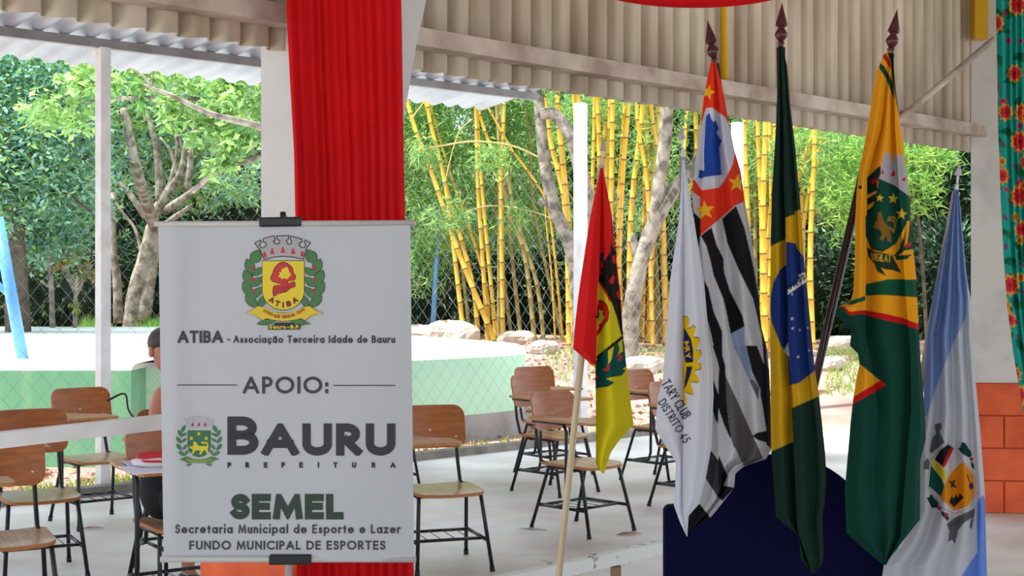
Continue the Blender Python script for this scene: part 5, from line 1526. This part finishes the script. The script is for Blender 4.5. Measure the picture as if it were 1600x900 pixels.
# the leaning forked tree behind the pool, left
Y = 24.5
b = gbase(205, Y)
tree('forked_tree', 'pale barked leaning tree with forked trunk right of the white post', 'tree', b,
     [([b, gp(212, 460, Y), gp(228, 400, Y), gp(240, 350, Y)], .17, .12), ([gp(222, 500, Y), gp(236, 420, Y), gp(252, 360, Y), gp(300, 320, Y - .5)], .15, .03),
      ([gp(240, 350, Y), gp(230, 320, Y - .8), gp(215, 270, Y - 2), gp(203, 215, Y - 2.4), gp(193, 170, Y - 2.6)], .115, .06),
      ([gp(236, 345, Y), gp(262, 300, Y), gp(282, 270, Y), gp(292, 215, Y)], .11, .04), ([gp(258, 330, Y), gp(300, 300, Y - .4), gp(345, 268, Y - .8)], .08, .03),
      ([gp(250, 320, Y), gp(246, 240, Y), gp(232, 185, Y), gp(215, 165, Y)], .08, .02), ([gp(292, 300, Y), gp(300, 230, Y), gp(310, 150, Y)], .07, .03),
      ([gp(228, 340, Y), gp(200, 300, Y), gp(185, 285, Y)], .06, .03),
      ([gp(185, 505, Y + .6), gp(183, 440, Y + .6), gp(176, 380, Y + .6), gp(178, 300, Y + .6)], .09, .06), ([gp(280, 290, Y), gp(268, 240, Y), gp(250, 215, Y)], .04, .02), ([gp(290, 260, Y), gp(280, 215, Y), gp(262, 185, Y)], .03, .012),
      ([gp(222, 400, Y), gp(212, 360, Y), gp(190, 330, Y), gp(176, 310, Y)], .035, .015), ([gp(262, 300, Y), gp(276, 240, Y), gp(274, 190, Y)], .045, .02)],
     [(gp(270, 150, Y + 1.4), (2.2, 1.0, .8)), (gp(330, 190, Y + 1.2), (1.5, .9, .9)), (gp(360, 130, Y - 1), (1.3, 1.0, .6)), (gp(200, 140, Y + 1.2), (1.4, .9, .8)), (gp(380, 270, Y - 1), (.7, .7, .4)), (gp(220, 260, Y + 1.6), (1.3, .7, .7)), (gp(330, 290, Y + 1.4), (1.0, .7, .5))], 12000, .15, .06, bright + cool, 11)
# the long bare branch with leaves across the top left
Y = 17.0
tree('leafy_bough_tree', 'tree whose long bare bough crosses under the porch roof at the top left', 'tree', gbase(520, Y),
     [([gbase(520, Y), gp(500, 400, Y), gp(470, 260, Y), gp(440, 215, Y)], .16, .10), ([gp(440, 215, Y), gp(400, 196, Y - .6), gp(330, 178, Y - 1), gp(270, 150, Y - 1.1), gp(224, 132, Y - 1.1)], .055, .015),
      ([gp(345, 183, Y), gp(310, 155, Y), gp(200, 153, Y), gp(120, 160, Y)], .04, .012), ([gp(236, 138, Y - 1.1), gp(224, 118, Y - 1.1), gp(200, 105, Y - 1)], .02, .008), ([gp(236, 138, Y - 1.1), gp(240, 108, Y - 1)], .02, .008),
      ([gp(440, 230, Y), gp(400, 235, Y), gp(340, 195, Y)], .03, .01), ([gp(450, 230, Y), gp(390, 250, Y), gp(345, 262, Y), (gp(300, 300, Y))], .05, .03)],
     [(gp(100, 175, Y), (.42, .3, .26)), (gp(130, 130, Y), (.36, .4, .32)), (gp(200, 120, Y), (.55, .4, .14)), (gp(320, 118, Y), (.8, .5, .14)), (gp(390, 150, Y), (.5, .5, .45)), (gp(300, 180, Y), (.55, .3, .14)), (gp(355, 215, Y), (.5, .3, .22)), (gp(340, 260, Y), (.32, .3, .1)), (gp(385, 225, Y), (.3, .3, .2)), (gp(250, 160, Y), (.4, .3, .12))],
     3000, .15, .065, bright, 5, bark=m_bark)
# blue green tree at the far left
Y = 21.0
b = gbase(30, Y)
tree('spreading_tree', 'bluish green spreading tree filling the upper left corner', 'tree', b,
     [([b, gp(25, 420, Y), gp(20, 300, Y), gp(40, 200, Y)], .2, .1), ([gp(20, 310, Y), gp(70, 260, Y), gp(110, 270, Y), gp(140, 240, Y)], .08, .03), ([gp(25, 330, Y), gp(90, 300, Y), gp(140, 330, Y)], .06, .02)],
     [(gp(20, 140, Y), (1.1, 1.2, .75)), (gp(70, 110, Y), (.8, 1, .35)), (gp(40, 230, Y), (1.2, 1.3, .8)), (gp(110, 250, Y), (.6, .8, .6)), (gp(0, 320, Y), (.9, 1.1, .5)), (gp(-60, 200, Y), (1.2, 1.2, 1.6)), (gp(95, 330, Y + 1), (.8, .8, .35)), (gp(60, 390, Y + 1), (.9, .8, .35))],
     24000, .12, .05, cool + mid[:2] + bright[:1], 3, bark=m_barkd)
Y = 22.0
b = gbase(83, Y)
tree('sapling', 'thin pale sapling left of the white post above the pool', 'tree', b, [([b, gp(80, 440, Y), gp(76, 380, Y), gp(72, 320, Y)], .045, .03), ([gp(80, 450, Y), gp(66, 442, Y)], .02, .01)],
     [(gp(78, 370, Y), (.6, .6, .25)), (gp(50, 350, Y), (.4, .4, .2))], 700, .16, .06, cool, 31)
b = gbase(117, Y)
tree('bare_shrub', 'small half bare shrub with reddish twigs left of the white post', 'shrub', b,
     [([b, gp(118, 460, Y), gp(120, 430, Y)], .04, .02)] + [([gp(119, 465 - 8 * i, Y), gp(119 + s * (12 + 3 * i), 440 - 9 * i, Y + .1 * s), gp(119 + s * (24 + i), 425 - 6 * i, Y)], .014, .006) for i in range(4) for s in (-1, 1)],
     [(gp(112, 410, Y), (.3, .3, .16)), (gp(138, 435, Y), (.22, .2, .12)), (gp(116, 480, Y), (.12, .1, .1))], 420, .10, .04, [(164, 170, 90), (180, 140, 110), (120, 160, 70)], 8)
# trunks by the bamboo
Y = 20.5
b = gbase(905, Y)
tree('curved_trunk_tree', 'grey lichened tree with a curved limb behind the white post', 'tree', b,
     [([b, gp(905, 480, Y), gp(893, 390, Y), gp(868, 330, Y), gp(852, 260, Y), gp(843, 170, Y), gp(840, 100, Y)], .125, .075), ([gp(846, 178, Y - .1), gp(868, 180, Y - .15), gp(892, 215, Y - .2), gp(905, 262, Y - .2), gp(920, 330, Y - .1), gp(915, 420, Y)], .085, .11), ([gp(853, 320, Y), gp(842, 312, Y)], .06, .05)],
     [(gp(830, 110, Y), (.9, .8, .4))], 500, .16, .06, mid, 14)
Y = 19.0
b = gbase(985, Y)
tree('leaning_trunk_tree', 'grey lichened leaning tree beside the white gear flag', 'tree', b,
     [([b, gp(985, 500, Y), gp(998, 420, Y), gp(1018, 360, Y), gp(1050, 300, Y), gp(1085, 262, Y), gp(1130, 190, Y)], .125, .085), ([gp(1020, 365, Y), gp(1028, 300, Y - .1), gp(1038, 230, Y - .1), gp(1042, 160, Y - .1), gp(1044, 80, Y)], .085, .095), ([gp(995, 400, Y), gp(990, 372, Y), gp(992, 366, Y)], .05, .045)],
     [(gp(1090, 120, Y), (.9, .8, .5))], 500, .16, .06, mid, 15)

# --- bamboo
m_culm = mat('yellow_bamboo', (230, 178, 40), 0.35, attr=True, spec=0.5)
def culm_shape(pts, r0, old, seed):
    sp = smooth_path(pts, 8); sp = np.array(sp)
    seg = np.linalg.norm(np.diff(sp, axis=0), axis=1); cum = np.concatenate([[0], np.cumsum(seg)])
    L = cum[-1]; r = np.random.default_rng(seed)
    pos, rad_, cl_ = [], [], []
    y = (220, 176, 58) if old < .35 else ((190, 158, 60) if old < .7 else (150, 136, 80))
    y = np.array(lin(y)) * r.uniform(.85, 1.15)
    g = np.array(lin((110, 120, 40))); nd = np.array(lin((120, 92, 44)))
    s = r.uniform(0, .2)
    pos.append(0); rad_.append(1); cl_.append(y)
    while s < L - .02:
        pos += [s - .018, s - .006, s + .006, s + .02]; rad_ += [1.0, 1.16, 1.16, .98]; cl_ += [y, nd, nd, y * .92]
        s += r.uniform(.26, .38)
    pos.append(L); rad_.append(1); cl_.append(y)
    o_ = np.argsort(pos); pos = np.clip(np.array(pos)[o_], 0, L); rad_ = np.array(rad_)[o_]; cl_ = np.array(cl_)[o_]
    C_ = np.stack([np.interp(pos, cum, sp[:, k]) for k in range(3)], 1)
    nn = 8
    V, Fc = [], []
    d = (sp[-1] - sp[0]) / np.linalg.norm(sp[-1] - sp[0])
    s1 = np.cross(d, (0, 1, 0)); s1 /= np.linalg.norm(s1); s2 = np.cross(d, s1)
    for i, p in enumerate(C_):
        rr = r0 * rad_[i] * (1 - .35 * pos[i] / L)
        for k in range(nn):
            a = 2 * math.pi * k / nn; V.append(p + (s1 * math.cos(a) + s2 * math.sin(a)) * rr)
    for i in range(len(C_) - 1):
        for k in range(nn):
            k2 = (k + 1) % nn; Fc.append((i * nn + k, i * nn + k2, (i + 1) * nn + k2, (i + 1) * nn + k))
    return np.array(V), Fc, np.repeat(cl_, nn, 0)
def bamboo(label, culms, sprays, nleaf, seed, ln=.17, wd=.024):
    b0 = gbase(np.mean([c[0][-1][0] for c in culms]), culms[0][1])
    t = thing('bamboo_clump', label, 'bamboo', b0, 0, 'yellow bamboo clumps beyond the fence')
    for k, (pp, Y, w, old) in enumerate(culms):
        base = np.array(gbase(pp[-1][0], Y)); base[2] -= .05
        pts = [base] + [np.array(P(x, y, Y)) for x, y in pp[::-1][1:]]
        V, Fc, c = culm_shape(pts, w / F * Y / 2, old, seed * 100 + k)
        obj('culm', V, Fc, m_culm, t, col=c)
    cs = [(gp(x, y, Y), (rx, ry, rz)) for x, y, Y, rx, ry, rz in sprays]
    c = clumps(cs, nleaf, seed)
    V, Fc = leaf_mesh(c, ln, wd, seed, droop=.55, flat=.8)
    obj('foliage', V, Fc, m_bleaf, t, col=leaf_cols(len(c), [(150, 196, 108), (128, 180, 104), (174, 214, 132), (110, 162, 108), (182, 200, 118)], seed), smooth=False)
    return t
bamboo('bamboo clump with slanting yellow canes between the red curtain and the first grey trunk', [
    ([(612, 60), (645, 190), (680, 285), (715, 390), (777, 530)], 23.0, 9, 0), ([(655, 60), (672, 190), (697, 295), (727, 530)], 23.3, 8, 0), ([(650, 100), (685, 240), (702, 311), (738, 440), (748, 530)], 23.6, 8, 0),
    ([(738, 60), (744, 180), (747, 295), (754, 400), (763, 530)], 23.2, 8, 0), ([(742, 100), (750, 250), (762, 390), (776, 530)], 23.8, 7, 0), ([(790, 60), (787, 200), (783, 300), (786, 530)], 23.0, 7.5, 0),
    ([(740, 60), (748, 170), (770, 240), (783, 300)] + [(786, 530)], 24.0, 7, 0), ([(770, 80), (788, 298), (820, 400), (836, 545)], 23.4, 8, 1), ([(775, 60), (796, 290), (838, 440), (850, 555)], 23.9, 7, 1),
    ([(783, 200), (800, 400), (815, 540)], 24.4, 7, 1), ([(778, 60), (780, 280), (779, 530)], 24.2, 6, 1), ([(846, 200), (852, 330), (862, 430), (868, 545)], 23.1, 3.5, 0),
    ([(700, 60), (775, 190), (800, 235), (842, 292), (860, 340)] + [(880, 560)], 22.8, 5, 0), ([(660, 120), (700, 260), (756, 430), (765, 530)], 24.3, 6, 0), ([(800, 60), (826, 200), (835, 330), (880, 560)], 24.6, 6, 1),
    ([(690, 60), (705, 200), (712, 320), (735, 530)], 24.8, 6, 1), ([(760, 60), (768, 200), (775, 330), (800, 540)], 24.8, 6, 1)],
    [(690, 260, 24.6, 1.1, .5, .9), (660, 330, 24.6, .7, .4, .8), (720, 200, 24.8, 1.2, .5, .8), (800, 200, 25, 1.0, .5, .8), (745, 360, 25.4, 1.6, .4, .4), (660, 410, 24.6, .5, .4, .5), (820, 300, 25, .9, .4, .6), (700, 120, 24.6, 1.6, .6, .6), (820, 130, 24.6, 1.2, .6, .5), (640, 190, 24.6, 1.0, .5, .8), (700, 330, 22.4, .35, .3, .3), (770, 250, 22.4, .3, .3, .3), (665, 240, 22.4, .3, .2, .3), (800, 340, 22.4, .3, .2, .2)], 27000, 1)
for k, (pp, Y, w, lab) in enumerate([([(652, 236), (690, 228), (742, 221), (800, 228), (842, 246), (880, 262)], 22.3, 3.2, 'thin golden bamboo shoot arching across the upright canes right of the red curtain'),
        ([(738, 186), (718, 205), (706, 240), (694, 290)], 22.2, 1.8, 'thin dry twig hanging from the bamboo by the porch roof edge'),
        ([(668, 152), (650, 176), (640, 190)], 22.2, 2.2, 'short dry twig by the right side of the pale column'),
        ([(700, 345), (760, 322), (830, 330), (880, 350)], 22.4, 1.8, 'thin dry twig lying low across the bamboo canes')]):
    pts = [P(x, y, Y) for x, y in pp]
    mb = MB(); mb.tube(smooth_path(pts, 6), w / F * Y / 2, 6)
    tag(mb.build('bamboo_twig', mat('dry_twig', (196, 170, 110), .7)), lab, 'twig')
def many(x0, x1, y1, n, Y0, seed, w=(6, 11), lean=24, old=.25):
    r = np.random.default_rng(seed); out = []
    for i in range(n):
        xb = x0 + (x1 - x0) * (i + r.uniform(.1, .9)) / n; le = r.normal() * lean; bow = r.normal() * 8
        Yc = Y0 + r.uniform(-.9, 1.1)
        out.append(([(xb + le * 1.35, 40), (xb + le + bow * .4, 180), (xb + le * .5 + bow, 340), (xb, y1)], Yc, r.uniform(*w), r.random() * (1.4 if r.random() < old * 1.6 else .3)))
    return out
bamboo('dense bamboo clump of upright yellow canes behind the red and yellow flag',
       [([(866, 60), (874, 200), (884, 300), (892, 420), (900, 550)], 21.2, 12, 0), ([(846, 60), (850, 142), (862, 230), (884, 330), (890, 550)], 21.4, 10, 0), ([(888, 60), (910, 210), (912, 330), (906, 550)], 21.3, 12, 0), ([(930, 60), (928, 200), (926, 330), (936, 550)], 21.5, 7, 0),
        ([(958, 60), (957, 170), (955, 300), (948, 550)], 21.2, 10, 0), ([(990, 60), (982, 170), (972, 300), (962, 550)], 21.3, 9, 0), ([(1000, 60), (995, 180), (1012, 300), (1020, 550)], 21.6, 8, 0), ([(1008, 60), (1020, 190), (1035, 290), (1040, 540)], 21.7, 9, 0)]
       + many(925, 1075, 550, 20, 22.4, 5), [(950, 200, 22.8, 1.2, .6, .6), (1000, 150, 23, 1.6, .8, .5), (900, 150, 23, 1.2, .8, .5), (1040, 300, 23.5, .6, .5, .5), (960, 330, 24, 1, .5, .4), (1030, 240, 22, .5, .4, .4)], 6000, 2)
bamboo('bamboo clump of thick yellow canes seen between the striped flag and the green flag',
       [([(1163, 60), (1163, 190), (1168, 320), (1175, 600)], 20.6, 9, 0), ([(1184, 60), (1184, 200), (1190, 350), (1192, 600)], 20.8, 9, 0), ([(1198, 60), (1196, 200), (1192, 350), (1196, 600)], 20.4, 11, 0), ([(1250, 180), (1215, 260), (1196, 420), (1188, 600)], 20.9, 9, 0), ([(1280, 180), (1240, 300), (1205, 420), (1200, 600)], 21.0, 9, 0),
        ([(1276, 100), (1272, 250), (1266, 400), (1270, 545)], 20.5, 10, 0), ([(1310, 150), (1272, 260), (1250, 400), (1246, 560)], 20.9, 8, 0), ([(1290, 150), (1265, 240), (1250, 330), (1240, 560)], 21.4, 7, 0)]
       + many(1160, 1262, 560, 13, 21.8, 9, lean=18), [(1280, 240, 21, .9, .6, .5), (1200, 230, 22.5, .7, .5, .5), (1180, 300, 22.5, .5, .4, .6), (1310, 300, 22, .7, .6, .5), (1240, 200, 22, .9, .6, .3), (1330, 260, 22, .6, .5, .7)], 8000, 3)
tree('bamboo_thicket', 'bright green bamboo foliage drooping between the yellow flag and the right wall', 'bamboo', gbase(1450, 20), [([gbase(1450, 20), gp(1440, 400, 20), gp(1420, 200, 20)], .03, .02)],
     [(gp(1440, 260, 20), (.5, .5, .4)), (gp(1420, 300, 20), (.45, .4, .35)), (gp(1330, 330, 20.5), (.5, .5, .4)), (gp(1400, 230, 20.5), (1., .5, .3)), (gp(1350, 270, 20.5), (.5, .4, .3))], 3600, .18, .026, [(160, 196, 104), (126, 178, 76), (174, 210, 104), (110, 158, 84)], 44, bark=m_culm if False else m_barkd, leafm=m_bleaf)

# --- dark wood behind: big overlapping bushy trees, each with an inner mass of leaves
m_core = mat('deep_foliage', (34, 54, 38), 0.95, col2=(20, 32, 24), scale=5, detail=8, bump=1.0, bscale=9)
def backtree(label, px, Y, z0, w, h, pal, seed, n, lf=.26):
    b = gbase(px, Y)
    t = thing('dense_tree', label, 'tree', b, 0, 'wood behind the bamboo')
    r = np.random.default_rng(seed); cs = []
    for k in range(9):
        a = r.uniform(0, 6.28); q = r.uniform(.2, .75)
        cs.append(((b[0] + math.cos(a) * w * q, b[1] + math.sin(a) * w * .5 * q - .4, b[2] + z0 + h * r.uniform(.12, .95)), (w * r.uniform(.3, .5), w * r.uniform(.25, .4), h * r.uniform(.12, .24))))
    mb = MB()
    mb.tube([b, (b[0], b[1], b[2] + z0 + h * .5)], [.16, .1], 8); mb.build('trunk', m_barkd, t)
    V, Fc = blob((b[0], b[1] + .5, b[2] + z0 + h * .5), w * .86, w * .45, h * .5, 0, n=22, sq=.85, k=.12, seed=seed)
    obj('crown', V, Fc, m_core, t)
    c = clumps(cs, n, seed)
    rr = np.random.default_rng(seed + 5); d = rr.normal(size=(n, 3)); d /= np.linalg.norm(d, axis=1, keepdims=True); d[:, 1] = -abs(d[:, 1])
    c = np.vstack([c, np.array((b[0], b[1] + .4, b[2] + z0 + h * .5)) + d * np.array((w * .9, w * .5, h * .53)) * rr.uniform(.9, 1.08, (n, 1))])
    V, Fc = leaf_mesh(c, lf, lf * .4, seed)
    obj('foliage', V, Fc, m_leaf, t, col=leaf_cols(len(c), pal, seed), smooth=False)
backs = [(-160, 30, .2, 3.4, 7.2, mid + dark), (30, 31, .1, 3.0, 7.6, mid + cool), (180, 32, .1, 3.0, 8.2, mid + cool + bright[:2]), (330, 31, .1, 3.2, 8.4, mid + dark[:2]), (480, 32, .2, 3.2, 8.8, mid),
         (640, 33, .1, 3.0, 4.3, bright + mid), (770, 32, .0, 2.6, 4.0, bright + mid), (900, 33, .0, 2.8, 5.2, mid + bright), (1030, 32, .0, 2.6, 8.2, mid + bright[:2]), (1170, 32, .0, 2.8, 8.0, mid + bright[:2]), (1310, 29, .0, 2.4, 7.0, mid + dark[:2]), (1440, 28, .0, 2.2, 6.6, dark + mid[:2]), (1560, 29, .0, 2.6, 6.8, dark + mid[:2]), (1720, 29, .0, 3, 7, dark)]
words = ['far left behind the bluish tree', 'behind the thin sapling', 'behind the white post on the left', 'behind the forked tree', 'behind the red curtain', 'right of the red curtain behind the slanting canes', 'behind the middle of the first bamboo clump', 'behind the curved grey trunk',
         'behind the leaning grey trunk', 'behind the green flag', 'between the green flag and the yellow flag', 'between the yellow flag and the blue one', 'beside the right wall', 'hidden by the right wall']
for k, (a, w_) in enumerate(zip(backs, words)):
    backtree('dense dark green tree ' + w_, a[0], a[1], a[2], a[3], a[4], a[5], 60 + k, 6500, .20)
low = [(100, 27, 1.7), (260, 27.5, 1.6), (660, 27, 1.5), (760, 27.5, 1.5), (860, 27.5, 1.4), (1000, 27, 1.5), (1120, 27, 1.4), (1310, 25, 1.1), (1400, 24.5, 1.1), (1480, 24, 1.1)]
lw = ['left of the white post', 'behind the forked tree', 'beside the blue pole', 'behind the slanting canes', 'behind the thin cane', 'behind the red and yellow flag', 'behind the striped flag', 'above the pale rocks', 'left of the pale blue flag', 'right of the pale blue flag']
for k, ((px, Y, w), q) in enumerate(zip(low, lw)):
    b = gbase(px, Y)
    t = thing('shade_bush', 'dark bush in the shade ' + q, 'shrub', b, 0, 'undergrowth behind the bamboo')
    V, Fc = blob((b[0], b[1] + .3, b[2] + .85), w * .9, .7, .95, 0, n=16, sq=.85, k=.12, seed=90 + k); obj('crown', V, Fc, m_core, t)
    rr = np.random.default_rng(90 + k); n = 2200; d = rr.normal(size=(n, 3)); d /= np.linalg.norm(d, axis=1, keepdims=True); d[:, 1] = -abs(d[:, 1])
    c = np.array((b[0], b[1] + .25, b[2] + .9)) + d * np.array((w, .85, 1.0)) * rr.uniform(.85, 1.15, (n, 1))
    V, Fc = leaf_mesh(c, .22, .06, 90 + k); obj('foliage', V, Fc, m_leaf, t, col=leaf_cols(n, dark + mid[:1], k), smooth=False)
# small things on the far ground: rocks, tufts, litter
m_rock = mat('pale_rock', (206, 194, 180), 0.9, col2=(176, 160, 146), scale=5, detail=8, bump=.6)
rocks = [(1318, 560, .30, 'left one of the two pale stones between the green flag and the yellow flag'), (1300, 572, .22, 'small pale stone low left between the green flag and the yellow flag'), (1334, 548, .2, 'pale stone partly behind the yellow flag'),
         (806, 528, .3, 'pale rock at the foot of the thin canes right of the pool'), (850, 538, .25, 'rounded rock left of the white post base'), (700, 515, .6, 'broad reddish rock behind the right end of the pool'), (655, 513, .5, 'reddish rock at the foot of the blue pole'), (1002, 572, .3, 'rock under the leaning grey trunk')]
for k, (px, py, s, lab) in enumerate(rocks):
    Yr = 22.5 if py < 531 else (20.5 if py < 562 else 18.5)
    x = (px - 800) / F * Yr
    V, Fc = blob((x, Yr, float(gz(np.array(x), np.array(Yr))) + s * .25), s, s * .7, s * .45, k, n=10, sq=.7, k=.14, seed=k)
    tag(obj('rock', V, Fc, m_rock, smooth=False), lab, 'rock', 'rocks on the far bank')
r = np.random.default_rng(77); n = 8000
gx_, gy_ = r.uniform(-6, 9, n), r.uniform(11, 26, n)
ok = (gy_ - 10.86) * FDIR.x - (gx_ + 3.13) * FDIR.y > -.1; gx_, gy_ = gx_[ok], gy_[ok]
ok = ~inpoly(gx_, gy_, pv)
gx_, gy_ = gx_[ok], gy_[ok]
c = np.stack([gx_, gy_, gz(gx_, gy_) + .015], 1)
V, Fc = leaf_mesh(c, .11, .045, 78, droop=0, flat=.12)
o = obj('leaf_litter', V, Fc, m_leaf, col=leaf_cols(len(c), [(176, 134, 112), (150, 106, 88), (206, 184, 160), (134, 94, 78)], 3), smooth=False)
tag(o, 'dry fallen leaves scattered over the sunlit soil beyond the fence', 'leaves', kind='stuff')
# grass and weeds along the kerb and on the bank
def grass(c, h, seed, pal, name, label):
    r = np.random.default_rng(seed); n = len(c)
    d = r.normal(size=(n, 3)) * .45; d[:, 2] = 1; d /= np.linalg.norm(d, axis=1, keepdims=True)
    s = np.cross(d, r.normal(size=(n, 3))); s /= np.linalg.norm(s, axis=1, keepdims=True)
    L = (h * r.uniform(.5, 1.2, n))[:, None]
    V = np.stack([c - s * .008, c + s * .008, c + d * L * .6 + s * .006, c + d * L + np.array((0, 0, -.2)) * L * 0], 1).reshape(-1, 3)
    o = obj(name, V, np.arange(4 * n).reshape(-1, 4), m_leaf, col=leaf_cols(n, pal, seed), smooth=False)
    return tag(o, label, 'grass', kind='stuff')
r = np.random.default_rng(5)
def bank(px0, px1, Y, n, jit=.6):
    px = r.uniform(px0, px1, n); y = Y + r.uniform(-jit, jit, n); x = (px - 800) / F * y
    return np.stack([x, y, gz(x, y)], 1)
grass(np.vstack([bank(130, 160, 24, 700), bank(225, 262, 24, 900)]), .42, 9, [(120, 176, 70), (150, 196, 90), (98, 150, 66)], 'tall_grass', 'tall green grass on the bank behind the left part of the pool')
grass(np.vstack([bank(1288, 1345, 19, 500, 2.0), bank(850, 1040, 19.5, 600, 1.5)]), .13, 10, [(140, 176, 90), (168, 186, 110)], 'grass_tufts', 'sparse green grass tufts on the sunlit bank')
kk = r.uniform(-3.0, 9, 900); kk = np.concatenate([kk, r.uniform(1.55, 2.2, 500), r.uniform(-.6, .7, 400)])
c = np.array([tuple(FA + FDIR * a + FOUT * (-.12 + b)) for a, b in zip(kk, r.uniform(-.05, .5, len(kk)))]); c[:, 2] = .0
grass(c, .085, 12, [(120, 168, 66), (160, 180, 90), (180, 160, 110)], 'kerb_weeds', 'low green weeds growing along the old kerb at the fence')
